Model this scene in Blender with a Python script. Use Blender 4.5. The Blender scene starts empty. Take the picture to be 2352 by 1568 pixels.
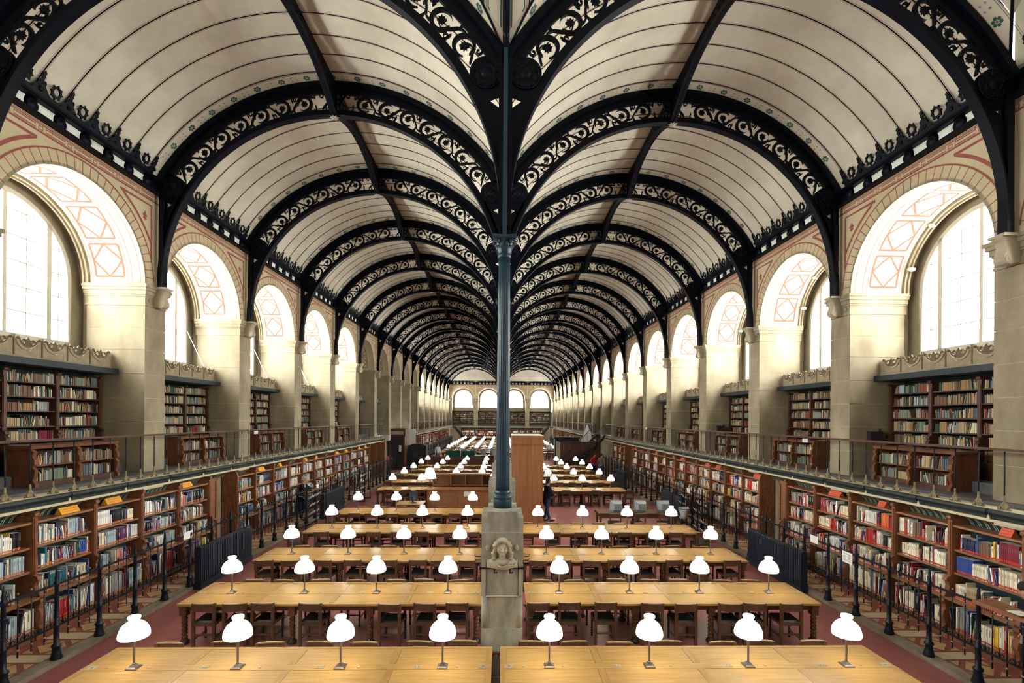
import bpy, math, random
from math import sin, cos, pi, sqrt, radians, hypot, atan2
from mathutils import Vector, Matrix
from mathutils.geometry import tessellate_polygon

SC = bpy.context.scene
COL = SC.collection
RND = random.Random(11)

# ------------------------------------------------------------------ camera
CAMX, CAMZ, YAW, ROLL, FPX, PPX, PPY = -0.0322, 4.21, 0.0223, 0.0076, 1110.0, 1176.07, 959.23
cam_data = bpy.data.cameras.new('camera')
cam = bpy.data.objects.new('camera', cam_data)
COL.objects.link(cam)
SC.camera = cam
cam_data.sensor_width = 36.0
cam_data.lens = FPX / 2352.0 * 36.0
cam_data.shift_x = (1176.0 - PPX) / 2352.0
cam_data.shift_y = (PPY - 784.0) / 2352.0
cam_data.clip_start = 0.05
cam_data.clip_end = 300
cam.matrix_world = (Matrix.Translation((CAMX, 0, CAMZ)) @ Matrix.Rotation(-YAW, 4, 'Z')
                    @ Matrix.Rotation(pi / 2, 4, 'X') @ Matrix.Rotation(ROLL, 4, 'Z'))

# ------------------------------------------------------------------ world and exposure
WORLD = bpy.data.worlds.new('overcast_sky')
SC.world = WORLD
WORLD.use_nodes = True
WORLD.node_tree.nodes['Background'].inputs[0].default_value = (0.9, 0.95, 1.0, 1)
WORLD.node_tree.nodes['Background'].inputs[1].default_value = 4.0
SC.view_settings.view_transform = 'Standard'
SC.view_settings.look = 'None'
SC.view_settings.gamma = 1.0
SC.view_settings.exposure = 0.12
SC.view_settings.use_curve_mapping = False
WINDOW_LIGHT = 25.0        # daylight in the window panes
LAMP_WATTS = 6.5           # bulb in every reading lamp
SHELF_WATTS = 9.0          # lamp strips under the gallery, per bay
cy = SC.cycles
cy.use_denoising = True
cy.use_adaptive_sampling = True
cy.adaptive_threshold = .2
cy.adaptive_min_samples = 10
cy.max_bounces = 4
cy.diffuse_bounces = 2
cy.glossy_bounces = 2
cy.transmission_bounces = 3
cy.sample_clamp_indirect = 6.0
cy.use_light_tree = True
cy.caustics_reflective = False
cy.caustics_refractive = False

def project(X, Y, Z):
    x = X - CAMX; z = Z - CAMZ
    xr = x * cos(YAW) - Y * sin(YAW); yr = x * sin(YAW) + Y * cos(YAW)
    if yr < .1: return (-1e4, -1e4)
    u = FPX * xr / yr; v = -FPX * z / yr
    return PPX + u * cos(ROLL) - v * sin(ROLL), PPY + u * sin(ROLL) + v * cos(ROLL)

# ------------------------------------------------------------------ materials
MATS = {}
def mat(name, col, rough=.6, spec=.4, metal=0.0, var=0.0, vscale=3.0, stretch=(1, 1, 1), bump=0.0, bscale=40.0,
        emit=None, estr=0.0, coat=0.0, col2=None, objcol=False, attr=None):
    m = bpy.data.materials.new(name); m.use_nodes = True
    nt = m.node_tree; b = nt.nodes['Principled BSDF']; L = nt.links
    b.inputs['Base Color'].default_value = (*col, 1)
    b.inputs['Roughness'].default_value = rough
    b.inputs['Specular IOR Level'].default_value = spec
    b.inputs['Metallic'].default_value = metal
    if coat:
        b.inputs['Coat Weight'].default_value = coat; b.inputs['Coat Roughness'].default_value = .18
    src = None
    if objcol:
        n = nt.nodes.new('ShaderNodeObjectInfo'); src = n.outputs['Color']
    if attr:
        n = nt.nodes.new('ShaderNodeAttribute'); n.attribute_name = attr; src = n.outputs['Color']
    if var or bump or col2:
        g = nt.nodes.new('ShaderNodeNewGeometry'); mp = nt.nodes.new('ShaderNodeMapping')
        mp.inputs['Scale'].default_value = stretch
        L.new(g.outputs['Position'], mp.inputs['Vector'])
    if var or col2:
        n = nt.nodes.new('ShaderNodeTexNoise'); n.inputs['Scale'].default_value = vscale
        n.inputs['Detail'].default_value = 5.0; n.inputs['Roughness'].default_value = .62
        L.new(mp.outputs['Vector'], n.inputs['Vector'])
        mx = nt.nodes.new('ShaderNodeMix'); mx.data_type = 'RGBA'
        rmp = nt.nodes.new('ShaderNodeMapRange')
        rmp.inputs[1].default_value = .32; rmp.inputs[2].default_value = .68
        L.new(n.outputs['Fac'], rmp.inputs[0]); L.new(rmp.outputs[0], mx.inputs['Factor'])
        c2 = col2 or tuple(c * (1 - var) for c in col)
        mx.inputs['A'].default_value = (*col, 1); mx.inputs['B'].default_value = (*c2, 1)
        if src: L.new(src, mx.inputs['A'])
        L.new(mx.outputs['Result'], b.inputs['Base Color'])
    elif src:
        L.new(src, b.inputs['Base Color'])
    if bump:
        n = nt.nodes.new('ShaderNodeTexNoise'); n.inputs['Scale'].default_value = bscale; n.inputs['Detail'].default_value = 3
        L.new(mp.outputs['Vector'], n.inputs['Vector'])
        bp = nt.nodes.new('ShaderNodeBump'); bp.inputs['Strength'].default_value = bump; bp.inputs['Distance'].default_value = .01
        L.new(n.outputs['Fac'], bp.inputs['Height']); L.new(bp.outputs['Normal'], b.inputs['Normal'])
    if emit:
        b.inputs['Emission Color'].default_value = (*emit, 1); b.inputs['Emission Strength'].default_value = estr
    MATS[name] = m
    return m

mat('iron', (.0005, .0016, .0058), .5, .14)
mat('iron_column_lit', (.013, .040, .064), .4, .35, var=.25, vscale=6)  # same paint as the iron, lightened: lamplight on the columns put into the colour
mat('iron_rail', (.0035, .008, .016), .42, .3)
mat('iron_gold', (.30, .24, .13), .45, .5, var=.5, vscale=30)
mat('plaster', (.68, .645, .53), .85, .2, var=0, col2=(.51, .47, .37), vscale=.75, bump=.05)
mat('plaster_border', (.66, .60, .48), .85, .2)
mat('paint_red', (.33, .105, .09), .85, .1, var=.2, vscale=8)
mat('paint_soft_red', (.34, .125, .08), .85, .1, var=.2, vscale=8)
mat('paint_green', (.035, .13, .10), .85, .1)
mat('paint_grey', (.30, .28, .24), .85, .1)
mat('fresco', (.56, .48, .31), .85, .15, var=0, col2=(.48, .40, .25), vscale=1.2)
mat('fresco_pale', (.52, .47, .35), .85, .15)
mat('stone', (.38, .325, .225), .85, .2, var=0, col2=(.23, .19, .125), vscale=1.9, stretch=(1, 1, .5), bump=.15, bscale=60)
mat('stone_light', (.44, .385, .28), .8, .2, var=.18, vscale=3, bump=.1)
mat('stone_grey', (.40, .375, .30), .8, .2, var=0, col2=(.20, .19, .15), vscale=5, stretch=(1, 1, .4), bump=.2, bscale=50)
mat('mortar', (.52, .47, .36), .9, .1)
mat('cornice_white', (.80, .82, .74), .6, .3)
mat('bookcase_wood', (.235, .088, .038), .42, .4, var=.45, vscale=5, stretch=(2, 2, .6))
mat('shelf_wood', (.30, .135, .062), .38, .4, var=.35, vscale=6, stretch=(3, .5, 3))
mat('old_wood', (.105, .042, .026), .45, .4, var=.4, vscale=6)
mat('case_back', (.012, .035, .034), .7, .2)
mat('table_wood', (.52, .315, .105), .27, .5, var=0, col2=(.40, .225, .07), vscale=3.0, stretch=(.7, 9, 1), coat=.35)
mat('table_wood_b', (.47, .28, .09), .27, .5, var=0, col2=(.37, .20, .06), vscale=3.0, stretch=(9, .7, 1), coat=.35)
mat('leg_wood', (.17, .075, .033), .4, .4, var=.5, vscale=14)
mat('leg_dark', (.035, .018, .013), .35, .5)
mat('chair_wood', (.15, .072, .038), .42, .4, var=.5, vscale=12, stretch=(2, 2, .7))
mat('chair_top_lit', (.52, .37, .22), .4, .4, var=.3, vscale=12)  # backrest top edges made paler, the light falling on them painted in
mat('leather', (.012, .014, .012), .5, .4)
mat('floor_red', (.37, .125, .118), .34, .45, var=0, col2=(.30, .095, .092), vscale=.9)
mat('kerb_stone', (.30, .25, .18), .7, .3, var=.45, vscale=3)
mat('tile_cream', (.55, .44, .28), .6, .3, var=.2, vscale=7)
mat('tile_red', (.25, .075, .055), .6, .3, var=.2, vscale=7)
mat('tile_ochre', (.46, .30, .14), .6, .3, var=.2, vscale=7)
mat('gallery_floor', (.13, .13, .14), .5, .4, var=.4, vscale=3)
mat('gutter', (.006, .016, .020), .4, .45)
mat('cove_green', (.010, .040, .038), .5, .3)
mat('gilt', (.62, .54, .36), .5, .4)
mat('lead', (.010, .022, .032), .45, .4)
mat('window_wood', (.50, .48, .40), .6, .3)
mat('glass', (.8, .8, .8), .2, .4, emit=(.985, 1.0, .965), estr=WINDOW_LIGHT)
mat('lamp_glass', (.9, .9, .86), .25, .5, emit=(1.0, .97, .86), estr=2.6)
mat('lamp_metal', (.16, .13, .115), .35, .5, metal=.6)
mat('steel', (.62, .60, .55), .35, .5, metal=.4)
mat('brass_plate', (.40, .34, .22), .4, .5, var=.4, vscale=25)
mat('edge_stone', (.66, .58, .40), .75, .2, var=.3, vscale=5)
mat('book_cover', (.5, .5, .5), .55, .35, objcol=True)
mat('book_mass', (.5, .5, .5), .55, .35, attr='col')
mat('pages', (.70, .66, .55), .8, .1)
mat('sticker_red', (.50, .045, .03), .6, .2)
mat('sticker_orange', (.60, .17, .05), .6, .2)
mat('plaque_yellow', (.72, .36, .035), .5, .3)
mat('plaque_red', (.55, .10, .05), .5, .3)
mat('paper', (.85, .86, .84), .7, .2)
mat('ink', (.12, .12, .14), .7, .2)
mat('cabinet_wood', (.38, .17, .072), .36, .4, var=0, col2=(.25, .095, .038), vscale=1.6, stretch=(5, 5, .25), coat=.1)
mat('desk_wood', (.33, .135, .055), .4, .4, var=.3, vscale=3, stretch=(3, 3, .5))
mat('door_dark', (.018, .018, .024), .5, .4)
mat('monitor_grey', (.32, .36, .38), .5, .4)
mat('monitor_dark', (.03, .045, .06), .4, .4)
mat('board_green', (.006, .075, .05), .5, .3)
mat('white_panel', (.78, .80, .76), .6, .3)
mat('skin', (.48, .27, .18), .55, .3)
mat('hair_dark', (.012, .009, .009), .6, .3)
mat('hair_grey', (.35, .30, .26), .7, .2)
mat('cloth_black', (.008, .010, .018), .8, .2)
mat('cloth_jeans', (.02, .055, .12), .8, .2)
mat('cloth_red', (.45, .015, .035), .8, .2)
mat('cloth_grey', (.22, .22, .20), .8, .2, var=.6, vscale=30, stretch=(.3, .3, 3))
mat('cloth_white', (.72, .76, .78), .8, .2)
mat('frieze_stone', (.40, .33, .22), .8, .2, var=.3, vscale=9)
mat('frieze_dark', (.20, .155, .10), .8, .2, var=.4, vscale=12)
mat('plastic_bag', (.42, .44, .44), .3, .5)
mat('radiator', (.008, .017, .030), .45, .5)
MATS['lamp_glass'].cycles.emission_sampling = 'NONE'

# ------------------------------------------------------------------ mesh helpers
def FXZ(y0=0.0): return lambda u, v, w: (u, y0 + w, v)
def FYZ(x0=0.0): return lambda u, v, w: (x0 + w, u, v)
def FXY(z0=0.0): return lambda u, v, w: (u, v, z0 + w)

class MB:
    def __init__(s): s.v = []; s.f = []; s.m = []; s.s = []
    def add(s, vs, fs, mi=0, sm=False):
        o = len(s.v); s.v.extend(vs)
        for f in fs:
            s.f.append(tuple(i + o for i in f)); s.m.append(mi); s.s.append(sm)
        return s
    def box(s, x0, x1, y0, y1, z0, z1, mi=0):
        return s.add([(x0, y0, z0), (x1, y0, z0), (x1, y1, z0), (x0, y1, z0), (x0, y0, z1), (x1, y0, z1), (x1, y1, z1), (x0, y1, z1)],
                     [(0, 3, 2, 1), (4, 5, 6, 7), (0, 1, 5, 4), (1, 2, 6, 5), (2, 3, 7, 6), (3, 0, 4, 7)], mi)
    def quad(s, a, b, c, d, mi=0): return s.add([a, b, c, d], [(0, 1, 2, 3)], mi)
    def frustum(s, c, a0, a1, z0, z1, mi=0):      # square frustum
        x, y = c
        return s.add([(x - a0, y - a0, z0), (x + a0, y - a0, z0), (x + a0, y + a0, z0), (x - a0, y + a0, z0),
                      (x - a1, y - a1, z1), (x + a1, y - a1, z1), (x + a1, y + a1, z1), (x - a1, y + a1, z1)],
                     [(0, 3, 2, 1), (4, 5, 6, 7), (0, 1, 5, 4), (1, 2, 6, 5), (2, 3, 7, 6), (3, 0, 4, 7)], mi)
    def lathe(s, prof, n=16, c=(0, 0), mi=0, sm=True, F=None, rf=None, caps=True):
        F = F or (lambda u, v, w: (u, v, w))
        vs = []; fs = []
        for r, z in prof:
            for i in range(n):
                a = 2 * pi * i / n; rr = r * (rf(a) if rf else 1)
                vs.append(F(c[0] + rr * cos(a), c[1] + rr * sin(a), z))
        for j in range(len(prof) - 1):
            for i in range(n):
                k = (i + 1) % n
                fs.append((j * n + i, j * n + k, (j + 1) * n + k, (j + 1) * n + i))
        s.add(vs, fs, mi, sm)
        if caps:
            o = len(s.v) - len(vs)
            s.f.append(tuple(o + i for i in range(n))[::-1]); s.m.append(mi); s.s.append(False)
            s.f.append(tuple(o + (len(prof) - 1) * n + i for i in range(n))); s.m.append(mi); s.s.append(False)
        return s
    def plate(s, polys, F, t, mi=0, back=True):
        pts = [p for poly in polys for p in poly]
        tris = tessellate_polygon([[Vector((p[0], p[1], 0)) for p in poly] for poly in polys])
        n = len(pts); h = t / 2
        vs = [F(p[0], p[1], -h) for p in pts] + [F(p[0], p[1], h) for p in pts]
        fs = [tuple(q) for q in tris]
        if back: fs += [tuple(i + n for i in q[::-1]) for q in tris]
        o = 0
        for poly in polys:
            k = len(poly)
            for i in range(k):
                j = (i + 1) % k
                fs.append((o + i, o + j, o + j + n, o + i + n))
            o += k
        return s.add(vs, fs, mi)
    def ribbon(s, path, w, F, t, mi=0, closed=False, flat=False):
        n = len(path); L = []; Rr = []
        ws = w if isinstance(w, (list, tuple)) else [w] * n
        for i, p in enumerate(path):
            a = path[(i - 1) % n] if (closed or i > 0) else p
            b = path[(i + 1) % n] if (closed or i < n - 1) else p
            dx, dy = b[0] - a[0], b[1] - a[1]; l = hypot(dx, dy) or 1
            nx, ny = -dy / l * ws[i] / 2, dx / l * ws[i] / 2
            L.append((p[0] + nx, p[1] + ny)); Rr.append((p[0] - nx, p[1] - ny))
        h = t / 2; vs = []
        if flat:
            for i in range(n): vs += [F(*L[i], -.0003 * i), F(*Rr[i], -.0003 * i)]
            fs = [(2 * i, 2 * i + 1, 2 * ((i + 1) % n) + 1, 2 * ((i + 1) % n)) for i in range(n if closed else n - 1)]
            return s.add(vs, fs, mi)
        for i in range(n): vs += [F(*L[i], -h), F(*Rr[i], -h), F(*Rr[i], h), F(*L[i], h)]
        fs = []
        for i in range(n if closed else n - 1):
            a, b = 4 * i, 4 * ((i + 1) % n)
            for q in range(4): fs.append((a + q, a + (q + 1) % 4, b + (q + 1) % 4, b + q))
        if not closed:
            fs += [(0, 1, 2, 3), (4 * n - 1, 4 * n - 2, 4 * n - 3, 4 * n - 4)]
        return s.add(vs, fs, mi)
    def tube(s, path, r, n=6, mi=0, sm=True):
        rs = r if isinstance(r, (list, tuple)) else [r] * len(path)
        P = [Vector(p) for p in path]; vs = []; fs = []
        ref = Vector((0, 0, 1))
        for i, p in enumerate(P):
            d = (P[min(i + 1, len(P) - 1)] - P[max(i - 1, 0)]).normalized()
            e = ref if abs(d.dot(ref)) < .9 else Vector((1, 0, 0))
            a = d.cross(e).normalized(); b = d.cross(a)
            for k in range(n):
                t = 2 * pi * k / n
                q = p + a * (rs[i] * cos(t)) + b * (rs[i] * sin(t)); vs.append(tuple(q))
        for i in range(len(P) - 1):
            for k in range(n):
                fs.append((i * n + k, i * n + (k + 1) % n, (i + 1) * n + (k + 1) % n, (i + 1) * n + k))
        fs += [tuple(range(n))[::-1], tuple((len(P) - 1) * n + k for k in range(n))]
        return s.add(vs, fs, mi, sm)
    def arcbox(s, c, r0, r1, a0, a1, n, F, w0, w1, mi=0, sm=True):   # curved beam, profile r0..r1 x w0..w1 (angles in degrees)
        vs = []; fs = []
        for i in range(n + 1):
            a = radians(a0 + (a1 - a0) * i / n); ca, sa = cos(a), sin(a)
            for r, w in ((r0, w0), (r1, w0), (r1, w1), (r0, w1)): vs.append(F(c[0] + r * ca, c[1] + r * sa, w))
        for i in range(n):
            for q in range(4): fs.append((4 * i + q, 4 * i + (q + 1) % 4, 4 * i + 4 + (q + 1) % 4, 4 * i + 4 + q))
        fs += [(0, 1, 2, 3), (4 * n, 4 * n + 3, 4 * n + 2, 4 * n + 1)]
        return s.add(vs, fs, mi, False)
    def disc(s, c, r, F, w=0.0, n=12, mi=0, rf=None, a0=0.0):
        vs = [F(c[0] + r * (rf(i) if rf else 1) * cos(2 * pi * i / n + a0), c[1] + r * (rf(i) if rf else 1) * sin(2 * pi * i / n + a0), w) for i in range(n)]
        return s.add(vs, [tuple(range(n))], mi)
    def merge(s, o, F=None):
        b = len(s.v); s.v.extend([F(p) for p in o.v] if F else o.v)
        s.f.extend(tuple(i + b for i in f) for f in o.f); s.m.extend(o.m); s.s.extend(o.s); return s
    def mesh(s, name, *mats, xf=None):
        me = bpy.data.meshes.new(name)
        me.from_pydata(s.v, [], s.f)
        for m in mats: me.materials.append(MATS[m])
        if len(mats) > 1: me.polygons.foreach_set('material_index', s.m)
        if any(s.s): me.polygons.foreach_set('use_smooth', s.s)
        me.update()
        return me

def arc(c, r, a0, a1, n=12): return [(c[0] + r * cos(radians(a0 + (a1 - a0) * i / n)), c[1] + r * sin(radians(a0 + (a1 - a0) * i / n))) for i in range(n + 1)]

def ob(name, me, parent=None, loc=None, rot=None, scale=None, label=None):
    o = bpy.data.objects.new(name, me); COL.objects.link(o)
    if parent: o.parent = parent
    if loc: o.location = loc
    if rot: o.rotation_euler = rot
    if scale: o.scale = scale
    if label: o['label'] = label
    return o
def tag(o, label, cat, group=None, kind=None):
    o['label'] = label; o['category'] = cat
    if group: o['group'] = group
    if kind: o['kind'] = kind
    return o
def thing(name, label, cat, loc=(0, 0, 0), rotz=0.0, group=None, kind=None):
    o = bpy.data.objects.new(name, None); COL.objects.link(o)
    o.empty_display_size = .1; o.location = loc; o.rotation_euler = (0, 0, rotz)
    return tag(o, label, cat, group, kind)
def ordinal(n):
    w = ['zeroth', 'first', 'second', 'third', 'fourth', 'fifth', 'sixth', 'seventh', 'eighth', 'ninth', 'tenth', 'eleventh', 'twelfth',
         'thirteenth', 'fourteenth', 'fifteenth', 'sixteenth', 'seventeenth', 'eighteenth', 'nineteenth', 'twentieth']
    return w[n] if n < len(w) else '%d%s' % (n, 'th' if 10 <= n % 100 <= 20 else {1: 'st', 2: 'nd', 3: 'rd'}.get(n % 10, 'th'))
SIDE = {-1: 'left', 1: 'right'}
S = 4.2
Y0 = 7.943
def YA(k): return Y0 + S * k                # plane of the k-th iron arch
NARCH = 17
YEND = YA(17)
XC = 4.24                                   # axis of each nave
ZC = 7.53                                   # centre of the arches
# ================================================================== FLOOR
fl = MB().box(-7.47, 7.47, -1.0, YEND + .3, -.1, 0).mesh('floor', 'floor_red')
floor = tag(ob('floor', fl), 'polished red floor of the reading hall', 'floor', kind='structure')

# ================================================================== VAULTED CEILING
RV = 5.0
A0V = math.degrees(math.asin((10.2 - ZC) / RV))
BW = .39                                    # painted border next to each arch
PW = (S - 2 * BW) / 6
FA = FXZ(0)
m_panel = MB().arcbox((0, ZC), RV, RV + .05, A0V, 180 - A0V, 36, FA, -PW / 2 + .006, PW / 2 - .006).mesh('ceiling_panel', 'plaster')
m_border = MB().arcbox((0, ZC), RV, RV + .05, A0V, 180 - A0V, 36, FA, -BW / 2 + .006, BW / 2 - .006).mesh('border_panel', 'plaster_border')
def vault_strip(mb, y, w, dr, mi):
    n = 40; vs = []; fs = []
    for i in range(n + 1):
        a = radians(A0V + (180 - 2 * A0V) * i / n)
        r = RV - dr
        vs += [(r * cos(a), y - w / 2, ZC + r * sin(a)), (r * cos(a), y + w / 2, ZC + r * sin(a))]
        if i: fs.append((2 * i - 2, 2 * i - 1, 2 * i + 1, 2 * i))
    mb.add(vs, fs, mi)
rb = MB().arcbox((0, ZC), RV - .010, RV + .06, A0V, 180 - A0V, 40, FA, -.008, .008)
vault_strip(rb, -.03, .006, .003, 1); vault_strip(rb, .03, .006, .003, 1)
m_rib = rb.mesh('ceiling_rib', 'iron', 'paint_red')
# painted border: two green lines, red line, flowers and dots
pb = MB()
vault_strip(pb, -.145, .008, .004, 0); vault_strip(pb, .145, .008, .004, 0)
vault_strip(pb, -.172, .006, .004, 1); vault_strip(pb, .172, .006, .004, 1)
def FV(a, y):                               # local plane tangent to the vault at angle a
    ca, sa = cos(a), sin(a); r = RV - .005
    return lambda u, v, w: (r * ca - u * sa, y + v, ZC + r * sa + u * ca)
np_ = 16
for i in range(-8, 9):
    a = radians(90 + i * 7.1)
    if not radians(A0V + 2) < a < radians(178 - A0V): continue
    F = FV(a, 0)
    for q in range(6):
        t = q * pi / 3
        pb.disc((.058 * cos(t), .058 * sin(t)), .03, F, 0, 8, 0)
    pb.disc((0, 0), .022, F, 0, 8, 1)
    F = FV(a + radians(3.55), 0)
    for du, dv in ((-.06, -.045), (.06, -.045), (-.06, .045), (.06, .045)): pb.disc((du, dv), .02, F, 0, 6, 2)
m_bpat = pb.mesh('painted_pattern', 'paint_green', 'paint_red', 'paint_grey')

ceil = thing('ceiling', 'twin cream barrel vaults divided by thin dark ribs', 'ceiling', kind='structure')
for sx in (-1, 1):
    for b in range(0, 16):
        y = YA(b); x = sx * XC
        ob('border_panel', m_border, ceil, (x, y + BW / 2, 0)); bp = ob('border_panel', m_border, ceil, (x, y + S - BW / 2, 0))
        if b < 11: ob('painted_pattern', m_bpat, ceil, (x, y + S - BW / 2, 0))
        for i in range(6): ob('ceiling_panel', m_panel, ceil, (x, y + BW + PW * (i + .5), 0))
        for i in range(7): ob('ceiling_rib', m_rib, ceil, (x, y + BW + PW * i, 0))
# groined vault over the end bays next to the camera
YG = YA(-1)
def hg(d): return ZC + sqrt(max(0, RV * RV - (d * 1.0095) ** 2))
GW = S
def nave_clip(sx, ya, yb, far):
    n = 48; vs = []; fs = []
    for i in range(n + 1):
        a = radians(A0V + (180 - 2 * A0V) * i / n); x = RV * cos(a); z = ZC + RV * sin(a)
        g = abs(x) / 4.24 * S
        lo, hi = (max(ya, g), max(yb, g)) if far else (-max(yb, g), -max(ya, g))
        vs += [(sx * XC + x, YG + lo, z), (sx * XC + x, YG + hi, z)]
        if i: fs.append((2 * i - 2, 2 * i - 1, 2 * i + 1, 2 * i))
    return MB().add(vs, fs)
for sx in (-1, 1):
    for far in (True, False):
        ed = [S - BW - PW * i for i in range(7, -1, -1)] + [S]
        ed[0] = 0
        for i in range(len(ed) - 1):
            o = ob('border_panel' if i == len(ed) - 2 else 'ceiling_panel', nave_clip(sx, ed[i] + .004, ed[i + 1] - .004, far).mesh('vault_panel', 'plaster_border' if i == len(ed) - 2 else 'plaster'), ceil)
            if i and far:
                rb_ = MB(); n = 48
                for j in range(n + 1):
                    a = radians(A0V + (180 - 2 * A0V) * j / n); x = RV * cos(a)
                    if abs(x) / 4.24 * S > ed[i]: continue
                    rb_.v += [(sx * XC + (RV - .012) * cos(a), YG + ed[i] - .008, ZC + (RV - .012) * sin(a)), (sx * XC + (RV - .012) * cos(a), YG + ed[i] + .008, ZC + (RV - .012) * sin(a))]
                m_ = len(rb_.v) // 2
                for j in range(m_ - 1): rb_.f.append((2 * j, 2 * j + 1, 2 * j + 3, 2 * j + 2)); rb_.m.append(0); rb_.s.append(False)
                if m_ > 1: ob('ceiling_rib', rb_.mesh('ceiling_rib', 'iron'), ceil)
    ob('painted_pattern', m_bpat, ceil, (sx * XC, Y0 - BW / 2, 0))
    xs = [.0, .36] + [.36 + .6467 * i for i in range(1, 13)]
    for i in range(len(xs) - 1):
        vs = []; fs = []; n = 24
        for j in range(n + 1):
            for x in (xs[i] + .004, xs[i + 1] - .004):
                y = (-1 + 2 * j / n) * min(S, abs(x - XC) / 4.24 * S)
                vs.append((sx * x, YG + y, hg(y)))
            if j: fs.append((2 * j - 2, 2 * j - 1, 2 * j + 1, 2 * j))
        ob('ceiling_panel', MB().add(vs, fs).mesh('vault_panel', 'plaster'), ceil)
    # groin ribs
    for s1 in (-1, 1):
        for s2 in (-1, 1):
            ob('groin_rib', MB().tube([(sx * XC + s1 * 4.24 * q / 16, YG + s2 * S * q / 16, hg(S * q / 16) - .01) for q in range(17)], .022, 6).mesh('groin_rib', 'iron'), ceil)
    # painted green frame beside the column
    gp_ = MB()
    def gl(x, y): return (sx * x, YG + y, hg(y) - .006)
    def gline(x0, y0, x1, y1, w, mi, n=8):
        for q in range(n):
            a, b = q / n, (q + 1) / n
            xa, ya, xb, yb = x0 + (x1 - x0) * a, y0 + (y1 - y0) * a, x0 + (x1 - x0) * b, y0 + (y1 - y0) * b
            gp_.add([gl(xa - w / 2, ya), gl(xa + w / 2, ya), gl(xb + w / 2, yb), gl(xb - w / 2, yb)], [(0, 1, 2, 3)], mi)
    def yg(x): return (XC - x) / 4.24 * S
    gline(.085, yg(.085) - .04, .085, -3, .02, 0, 20); gline(.285, yg(.285) - .06, .285, -3, .016, 0, 20); gline(.085, yg(.085) - .04, .285, yg(.285) - .06, .018, 0)
    gline(.066, yg(.066) - .02, .066, -3, .006, 1, 20); gline(.32, yg(.32) - .03, .32, -3, .006, 1, 20); gline(.066, yg(.066) - .015, .32, yg(.32) - .03, .006, 1)
    gline(.36, yg(.36), .36, -3.5, .02, 2, 20)
    for dx_, dy_, r_ in ((.17, .33, .024), (.14, .30, .016), (.205, .30, .016)):
        gp_.add([gl(dx_ + r_ * cos(t * pi / 4), 4.02 - dy_ + 1.4 * r_ * sin(t * pi / 4)) for t in range(8)], [tuple(range(8))], 0)
    ob('painted_pattern', gp_.mesh('painted_pattern', 'paint_green', 'paint_red', 'iron'), ceil)
ob('groin_rib', MB().arcbox((0, 0), 0, 0, 0, 0, 1, FXZ(0), 0, 0).mesh('x', 'iron'), ceil) if False else None
cr = MB()
for q in range(24):
    y0_, y1_ = -S + 2 * S * q / 24, -S + 2 * S * (q + 1) / 24
    za, zb = hg(y0_), hg(y1_)
    cr.add([(-.055, YG + y0_, za - .07), (.055, YG + y0_, za - .07), (.055, YG + y1_, zb - .07), (-.055, YG + y1_, zb - .07), (-.055, YG + y0_, za), (.055, YG + y0_, za), (.055, YG + y1_, zb), (-.055, YG + y1_, zb)],
           [(0, 1, 2, 3), (0, 3, 7, 4), (1, 5, 6, 2)])
ob('valley_rib', cr.mesh('valley_rib', 'iron'), ceil)
# quarter vault closing the far end of each nave
hp = MB()
for j in range(8):
    x0, x1 = -XC + j * 1.06 + .006, -XC + (j + 1) * 1.06 - .006
    n = 14; vs = []; fs = []
    for i in range(n + 1):
        a = radians(A0V + (90 - A0V) * i / n)
        yy, zz = S * 1.17 * cos(a) * .855, ZC + RV * sin(a) + .02
        vs += [(x0, YEND - S + yy, zz), (x1, YEND - S + yy, zz)]
        if i: fs.append((2 * i - 2, 2 * i - 1, 2 * i + 1, 2 * i))
    ohp = MB().add(vs, fs).mesh('end_vault_panel', 'plaster')
    for sx in (-1, 1): ob('end_vault_panel', ohp, ceil, (sx * XC, 0, 0))
for sx in (-1, 1): ob('springer', MB().quad((sx * 8.465, Y0, 10.215), (sx * 8.465, YEND, 10.215), (sx * 8.59, YEND, 9.98), (sx * 8.59, Y0, 9.98)).mesh('springer', 'plaster'), ceil)
lidm = MB().box(-9, 9, -1.2, YEND + .4, 12.75, 12.85).mesh('roof_board', 'plaster')
ob('roof_board', lidm, ceil)
# valley beam over the columns
vb = MB().box(-.055, .055, Y0 - .1, YEND, 9.98, 10.22)
for i in range(16, 150):
    vb.box(-.075, .075, i * .53 - .04, i * .53 + .04, 10.0, 10.16)
val = tag(ob('valley_beam', vb.mesh('valley_beam', 'iron')), 'dark iron beam running along the valley between the two vaults', 'beam')

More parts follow.
